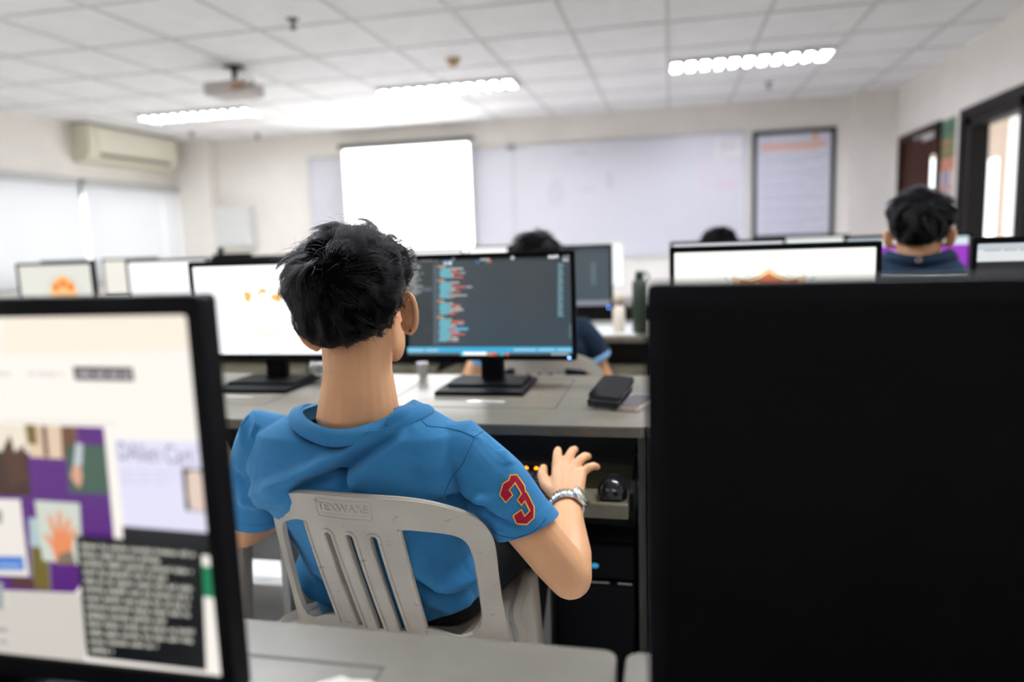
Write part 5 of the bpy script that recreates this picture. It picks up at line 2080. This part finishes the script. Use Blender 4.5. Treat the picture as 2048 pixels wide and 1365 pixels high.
# ---- the person in the blue polo
ROOT1 = np.array([-0.53, 1.30, 0.0])
W1 = lambda *p: tuple(np.array(p) - ROOT1)
J1 = dict(rings=[(0.43, -0.535, 1.345, 0.188, 0.130), (0.50, -0.535, 1.322, 0.188, 0.132), (0.58, -0.537, 1.285, 0.186, 0.132), (0.66, -0.542, 1.244, 0.190, 0.132),
                 (0.72, -0.550, 1.212, 0.204, 0.132), (0.765, -0.556, 1.196, 0.211, 0.125), (0.80, -0.556, 1.188, 0.207, 0.117), (0.845, -0.552, 1.183, 0.190, 0.102),
                 (0.870, -0.547, 1.180, 0.135, 0.084), (0.889, -0.543, 1.178, 0.098, 0.072)],
          neck=[(-0.543, 1.168, 0.80), (-0.543, 1.170, 0.87), (-0.543, 1.180, 0.95), (-0.547, 1.192, 1.04)],
          neck_r=(0.050, 0.074, 0.0605, 0.062),
          head=(-0.5495, 1.20, 1.083), rot=(8, -3, -8),
          sh={1: (-0.356, 1.188, 0.809), -1: (-0.738, 1.176, 0.824)},
          hem={1: (-0.246, 1.178, 0.676), -1: (-0.822, 1.240, 0.652)},
          el={1: (-0.172, 1.172, 0.592), -1: (-0.862, 1.272, 0.600)},
          wr={1: (-0.206, 1.385, 0.648), -1: (-0.745, 1.470, 0.668)},
          hem_tilt={1: (-0.22, 0.0, -0.20), -1: (0, 0, -0.3)},
          sleeve=(0.056, 0.058, 0.057, 0.057))
J1['rings'] = [(z, x - ROOT1[0], y - ROOT1[1], a, b) for z, x, y, a, b in J1['rings']]
for k in ('neck',):
    J1[k] = [W1(*p) for p in J1[k]]
J1['head'] = W1(*J1['head'])
for k in ('sh', 'hem', 'el', 'wr'):
    J1[k] = {s: W1(*p) for s, p in J1[k].items()}

p1 = thing('person', 'person in a blue polo with a crimson 3 on the sleeve, reaching for a mouse', 'person', tuple(ROOT1))
F1 = Vector(at(1139, 940, 1.462) - np.array([-0.206, 1.385, 0.648]))
hands1 = {1: (F1, V3(0.05, -0.35, 1.0), V3(-1, 0.05, 0.0), (3, -13, -26, -40), (0.10, 0.30, 0.30), 0.25)}
sme, HC1, HR1 = figure(p1, J1, M_SHIRT, 0.0030, 0.0034, hands1)

O = Vector((0, 0, CAM_Z)) - Vector(ROOT1)


def on_shirt(tree, pts):
    out = []
    for px, py in pts:
        r = Vector(ray(px, py)).normalized()
        loc, nor, idx, dist = tree.ray_cast(O, r)
        if loc is not None:
            out.append((np.array(loc), np.array(nor)))
    return out


def tree_of(me):
    v = np_mesh(me)
    return BVHTree.FromPolygons([tuple(q) for q in v], [tuple(p.vertices) for p in me.polygons])


A2 = lambda *l: [(x / 3.4133 + 430, y / 3.4133 + 765) for x, y in l]
A3 = lambda *l: [(x / 3.4133 + 430, y / 3.4133 + 965) for x, y in l]
A4 = lambda *l: [(x / 4.096 + 900, y / 4.096 + 765) for x, y in l]
FOLDS = [  # polyline in the photo, height, width
    (A2((1380, 205), (1240, 260), (1080, 360), (900, 480), (680, 600), (430, 690), (200, 760)), 0.011, 0.015),
    (A2((1290, 350), (1120, 430), (960, 530), (850, 610), (640, 690), (500, 770)), -0.013, 0.013),
    (A2((560, 350), (690, 425), (850, 440), (1000, 385)), -0.009, 0.012),
    (A2((800, 590), (850, 670), (900, 750)), -0.012, 0.009),
    (A2((930, 750), (960, 640), (1140, 450), (1330, 330)), 0.007, 0.016),
    (A2((1430, 720), (1320, 600), (1360, 450)), -0.004, 0.020),
    (A2((265, 190), (272, 300), (250, 400)), 0.003, 0.006),
    (A2((125, 620), (190, 680), (260, 690)), -0.005, 0.012),
    (A2((150, 790), (260, 815), (420, 800), (560, 760)), 0.005, 0.014),
    (A2((470, 240), (560, 330), (640, 380)), -0.004, 0.008),
    (A2((1560, 775), (1700, 790), (1860, 850)), -0.006, 0.010),
    (A2((1440, 765), (1580, 735), (1760, 765), (1880, 810)), 0.006, 0.011),
    (A2((1800, 350), (1760, 480), (1700, 600)), 0.004, 0.014),
    (A3((1290, 380), (1380, 540), (1520, 650), (1680, 610), (1760, 540)), 0.017, 0.020),
    (A3((1300, 590), (1440, 700), (1600, 730), (1760, 665)), -0.016, 0.010),
    (A3((1500, 690), (1640, 690), (1740, 640)), 0.008, 0.007),
    (A3((1400, 760), (1600, 850), (1760, 770)), 0.007, 0.016),
    (A3((420, 300), (500, 480), (620, 660), (760, 830)), 0.011, 0.013),
    (A3((560, 470), (680, 660), (760, 780)), -0.010, 0.012),
    (A4((300, 1080), (420, 1150), (600, 1190)), -0.004, 0.006),
    (A4((210, 920), (330, 1000), (430, 1090)), 0.006, 0.010),
    (A4((130, 950), (240, 1060), (330, 1140)), -0.004, 0.010),
    (A4((330, 420), (420, 560), (480, 690)), 0.003, 0.012),
]
tree = tree_of(sme)
v = np_mesh(sme).copy()
nrm = normals(sme)
dv = np.zeros(len(v))
for pl, amp, wid in FOLDS:
    h = on_shirt(tree, pl)
    if len(h) < 2:
        continue
    pts = np.array([q[0] for q in h])
    d, pos = dist_poly(v, pts)
    fade = np.clip(np.minimum(pos, 1 - pos) * 5 + 0.25, 0, 1)
    dv += 2.1 * amp * np.exp(-(d / (0.95 * wid)) ** 2) * fade
for k in range(10):
    q = rng.normal(size=3) * rng.uniform(12, 36)
    dv += 0.0011 * np.sin(v @ q + rng.uniform(0, 6))
# a slightly thicker band along each sleeve end
for s in (1, -1):
    sh, hem = np.array(J1['sh'][s]), np.array(J1['hem'][s])
    ax = (hem - sh) / np.linalg.norm(hem - sh)
    tl = np.array(J1['hem_tilt'][s])
    nn = (ax + tl) / np.linalg.norm(ax + tl)
    u = (v - hem) @ nn
    near = (np.linalg.norm(v - hem, axis=1) < 0.12) & ((v[:, 0] - sh[0]) * s > -0.01)
    dv += np.where(near, 0.0022 * smoothstep((u + 0.026) / 0.006), 0)
set_np(sme, v + nrm * dv[:, None])
sme = cut_shirt(sme, J1, bottom=((0.0, 0.0, 0.442), (0.34, 0.05, -1)))
shirt = obj('shirt', sme, M_SHIRT, p1, True)
md = shirt.modifiers.new('cloth_thickness', 'SOLIDIFY')
md.thickness = 0.0016
md.offset = -1
ctr = (-0.541 - ROOT1[0], 1.168 - ROOT1[1], 0)
collar(p1, sme, ctr, 0.104, 0.080, lambda ph: 0.868 + 0.024 * smoothstep(abs(ph) / 1.4) - 0.03 * smoothstep((abs(ph) - 1.6) / 1.0) + 0.002 * math.sin(ph), M_SHIRT, shirt, 0.023, 0.019)

tree = tree_of(sme)
SEAMS = [A2((1395, 215), (1410, 262), (1450, 300), (1560, 310), (1680, 335), (1770, 375)),
         A2((1850, 322), (1775, 370), (1740, 450), (1690, 560), (1610, 660), (1565, 765)),
         A2((110, 400), (150, 330), (230, 230)),
         A4((330, 1190), (400, 1255), (520, 1280), (650, 1245), (740, 1180), (790, 1110))]
for pl in SEAMS:
    h = on_shirt(tree, densify_open(pl, 4))
    if len(h) > 3:
        bm = bmesh.new()
        tube(bm, [Vector(q[0] + q[1] * 0.0002) for q in h], 0.0009, n=6)
        obj('seam', bm, M_SEAM, shirt, True)

# the number on the sleeve
three = A4((490, 757), (548, 757), (612, 850), (618, 895), (632, 905), (690, 1020), (692, 1115), (632, 1170), (545, 1160), (512, 1092), (585, 1038), (612, 1090),
           (645, 1055), (610, 985), (585, 1018), (545, 965), (577, 915), (530, 835), (490, 885), (520, 925), (455, 993), (403, 925), (428, 830), (475, 800))


def inset(poly, d):
    out = []
    n = len(poly)
    P = [np.array(p, float) for p in poly]
    for i in range(n):
        a, b, c = P[i - 1], P[i], P[(i + 1) % n]
        e1, e2 = (b - a) / np.linalg.norm(b - a), (c - b) / np.linalg.norm(c - b)
        n1, n2 = np.array([-e1[1], e1[0]]), np.array([-e2[1], e2[0]])
        m = n1 + n2
        m = m / max(0.5, (m @ m) / 2)
        out.append(tuple(b + m * d))
    return out


def patch(name, outline, holes, lo, hi, m, parent):
    V, T = tri_sheet(outline, holes, 3.0)
    hit = []
    for x, y in V:
        r = Vector(ray(x, y)).normalized()
        loc, nor, idx, dist = tree.ray_cast(O, r)
        if loc is None:
            loc, nor, idx, dist = tree.find_nearest(O + r * 1.15)
        if nor.dot(r) > 0:
            nor = -nor
        hit.append((loc, nor))
    bm = bmesh.new()
    A = [bm.verts.new(l + n * lo) for l, n in hit]
    B = [bm.verts.new(l + n * hi) for l, n in hit]
    cnt = {}
    for t in T:
        t = [int(i) for i in t]
        bm.faces.new([B[i] for i in t])
        for a, b in ((t[0], t[1]), (t[1], t[2]), (t[2], t[0])):
            cnt.setdefault((min(a, b), max(a, b)), []).append((a, b))
    for l in cnt.values():
        if len(l) == 1:
            a, b = l[0]
            bm.faces.new((B[b], B[a], A[a], A[b]))
    bmesh.ops.recalc_face_normals(bm, faces=bm.faces[:])
    return obj(name, bm, m, parent)


inner = inset(three, 2.4)
patch('sleeve_number', inner, [], -0.0006, 0.0012, M_RED, shirt)
patch('number_border', three, [inner], -0.0006, 0.0020, M_GOLD, shirt)

hair(p1, HC1, HR1, 30000, 0.036, (0.06, -0.92, 0.40), 11, rad=0.00026, clumps=900, lean=(0.0, 0, 0.0))

# wrist watch, earring
wr, el = Vector(J1['wr'][1]), Vector(J1['el'][1])
ax = (wr - el).normalized()
cw = wr - ax * 0.014
M = ax.to_track_quat('Z', 'Y').to_matrix()
bm = bmesh.new()
n = 72
rings = []
for k in range(n):
    a = 2 * PI * k / n
    bu = 0.0 if k % 3 else -0.0022
    rings.append([cw + M @ V3((0.0305 + d) * math.cos(a), (0.0275 + d) * math.sin(a), z) for d, z in ((0, -0.0125), (0.0042 + bu, -0.0125), (0.0056 + bu, 0.0), (0.0042 + bu, 0.0125), (0, 0.0125))])
rows = [[bm.verts.new(p) for p in r] for r in rings]
for k in range(n):
    a, b = rows[k], rows[(k + 1) % n]
    for i in range(5):
        bm.faces.new((a[i], a[(i + 1) % 5], b[(i + 1) % 5], b[i]))
bmesh.ops.recalc_face_normals(bm, faces=bm.faces[:])
watch = obj('wristwatch', bm, M_STEEL, p1, True)
watch['label'] = 'silver wristwatch with a link band'
vd = M.inverted() @ V3(0.80, -0.30, 0.50)
a = math.atan2(vd.y, vd.x)
c0 = cw + M @ V3(0.033 * math.cos(a), 0.030 * math.sin(a), 0)
nv = (M @ V3(math.cos(a), math.sin(a), 0)).normalized()
q = nv.to_track_quat('Z', 'Y').to_matrix()
bm = bmesh.new()
lathe(bm, [(0.019, -0.002), (0.0212, 0.001), (0.0212, 0.006), (0.0185, 0.0078), (0.004, 0.0079)], 24)
for vv in bm.verts:
    vv.co = c0 + q @ vv.co
obj('watch_case', bm, M_STEEL, watch, True)
bm = bmesh.new()
lathe(bm, [(0.0160, 0.0078), (0.0162, 0.0086), (0.002, 0.0088)], 20)
for vv in bm.verts:
    vv.co = c0 + q @ vv.co
obj('watch_dial', bm, mat('dial_glint', (0.55, 0.57, 0.44), 0.15, 0.6), watch, True)  # yellow-green glint tinted into the dial colour
bm = bmesh.new()
ellipsoid(bm, HC1 + HR1 @ V3(0.0885, -0.006, -0.0785), (0.0028, 0.0028, 0.0028), sub=2)
obj('earring', bm, mat('earring_dark', (0.10, 0.09, 0.09), 0.25, 0.8), p1, True)


# ---- the other people
def other(label, x, y, rz, zs=1.0, rot=(0, 0, 0), seed=1, crown=(0.05, -0.75, 0.66), lift=0.0, tweak=None, cuffs=True, nstr=5000):
    t = thing('person', label, 'person', (x, y, 0), rz)
    J = sitter(zs, lift)
    J['rot'] = rot
    J['ears'] = 0.80
    if tweak:
        tweak(J)
    me, HC, HR = figure(t, J, M_NAVY, 0.0065, 0.0065)
    me = cut_shirt(me, J, bottom=((0, 0, 0.44), (0, 0, -1)))
    sh = obj('shirt', me, M_NAVY, t, True)
    md = sh.modifiers.new('cloth_thickness', 'SOLIDIFY')
    md.thickness = 0.002
    md.offset = -1
    n = J['neck'][1]
    top = J['rings'][-1][0]
    collar(t, me, (n[0], n[1] + 0.002, 0), 0.088, 0.076, lambda ph: top - 0.012 + 0.018 * smoothstep(abs(ph) / 1.4) - 0.03 * smoothstep((abs(ph) - 1.6) / 1.0), M_NAVY, sh, 0.030, 0.022)
    if cuffs:
        for s in (1, -1):
            a, b = Vector(J['sh'][s]), Vector(J['hem'][s])
            d = (b - a).normalized()
            bm = bmesh.new()
            tube(bm, [b - d * 0.022, b + d * 0.004], 0.0585, n=28, caps=False)
            o = obj('sleeve_cuff', bm, M_CUFF, sh, True)
    hair(t, HC, HR, nstr, 0.030, crown, seed, rad=0.00035, clumps=200)
    return t, HC, HR


def tw2(J):
    J['sh'][1] = (0.170, -0.11, 0.825)
    J['el'][1] = (0.240, -0.02, 0.60)
    J['hem'][1] = (0.212, -0.075, 0.725)
    J['hem'][-1] = (-0.225, -0.075, 0.725)


other('person with pale blue cuffs, mostly hidden behind the code monitor', -0.488, 2.76, 0.0, 1.0, (0, 0, 0), 21, tweak=tw2)
t4, HC4, HR4 = other('person in a navy polo with short black hair, seen from behind near the door', 0.822, 2.72, math.radians(-16), 1.42, (0, -6, 0), 31, cuffs=False, lift=-0.175)
bm = bmesh.new()
n4 = sitter(1.42)['rings'][-1]
tube(bm, [V3(0.008 * math.cos(u), -0.212, n4[0] - 0.024 + 0.008 * math.sin(u)) for u in np.linspace(0, 2 * PI, 25)], 0.0018, n=6)
obj('collar_ring', bm, mat('ring_pink', (0.30, 0.20, 0.20), 0.5), t4, True)
other('person in the far row of whom only the top of a black-haired head shows', 0.262, 4.22, 0.0, 1.012, (0, 0, 0), 41, nstr=2500)
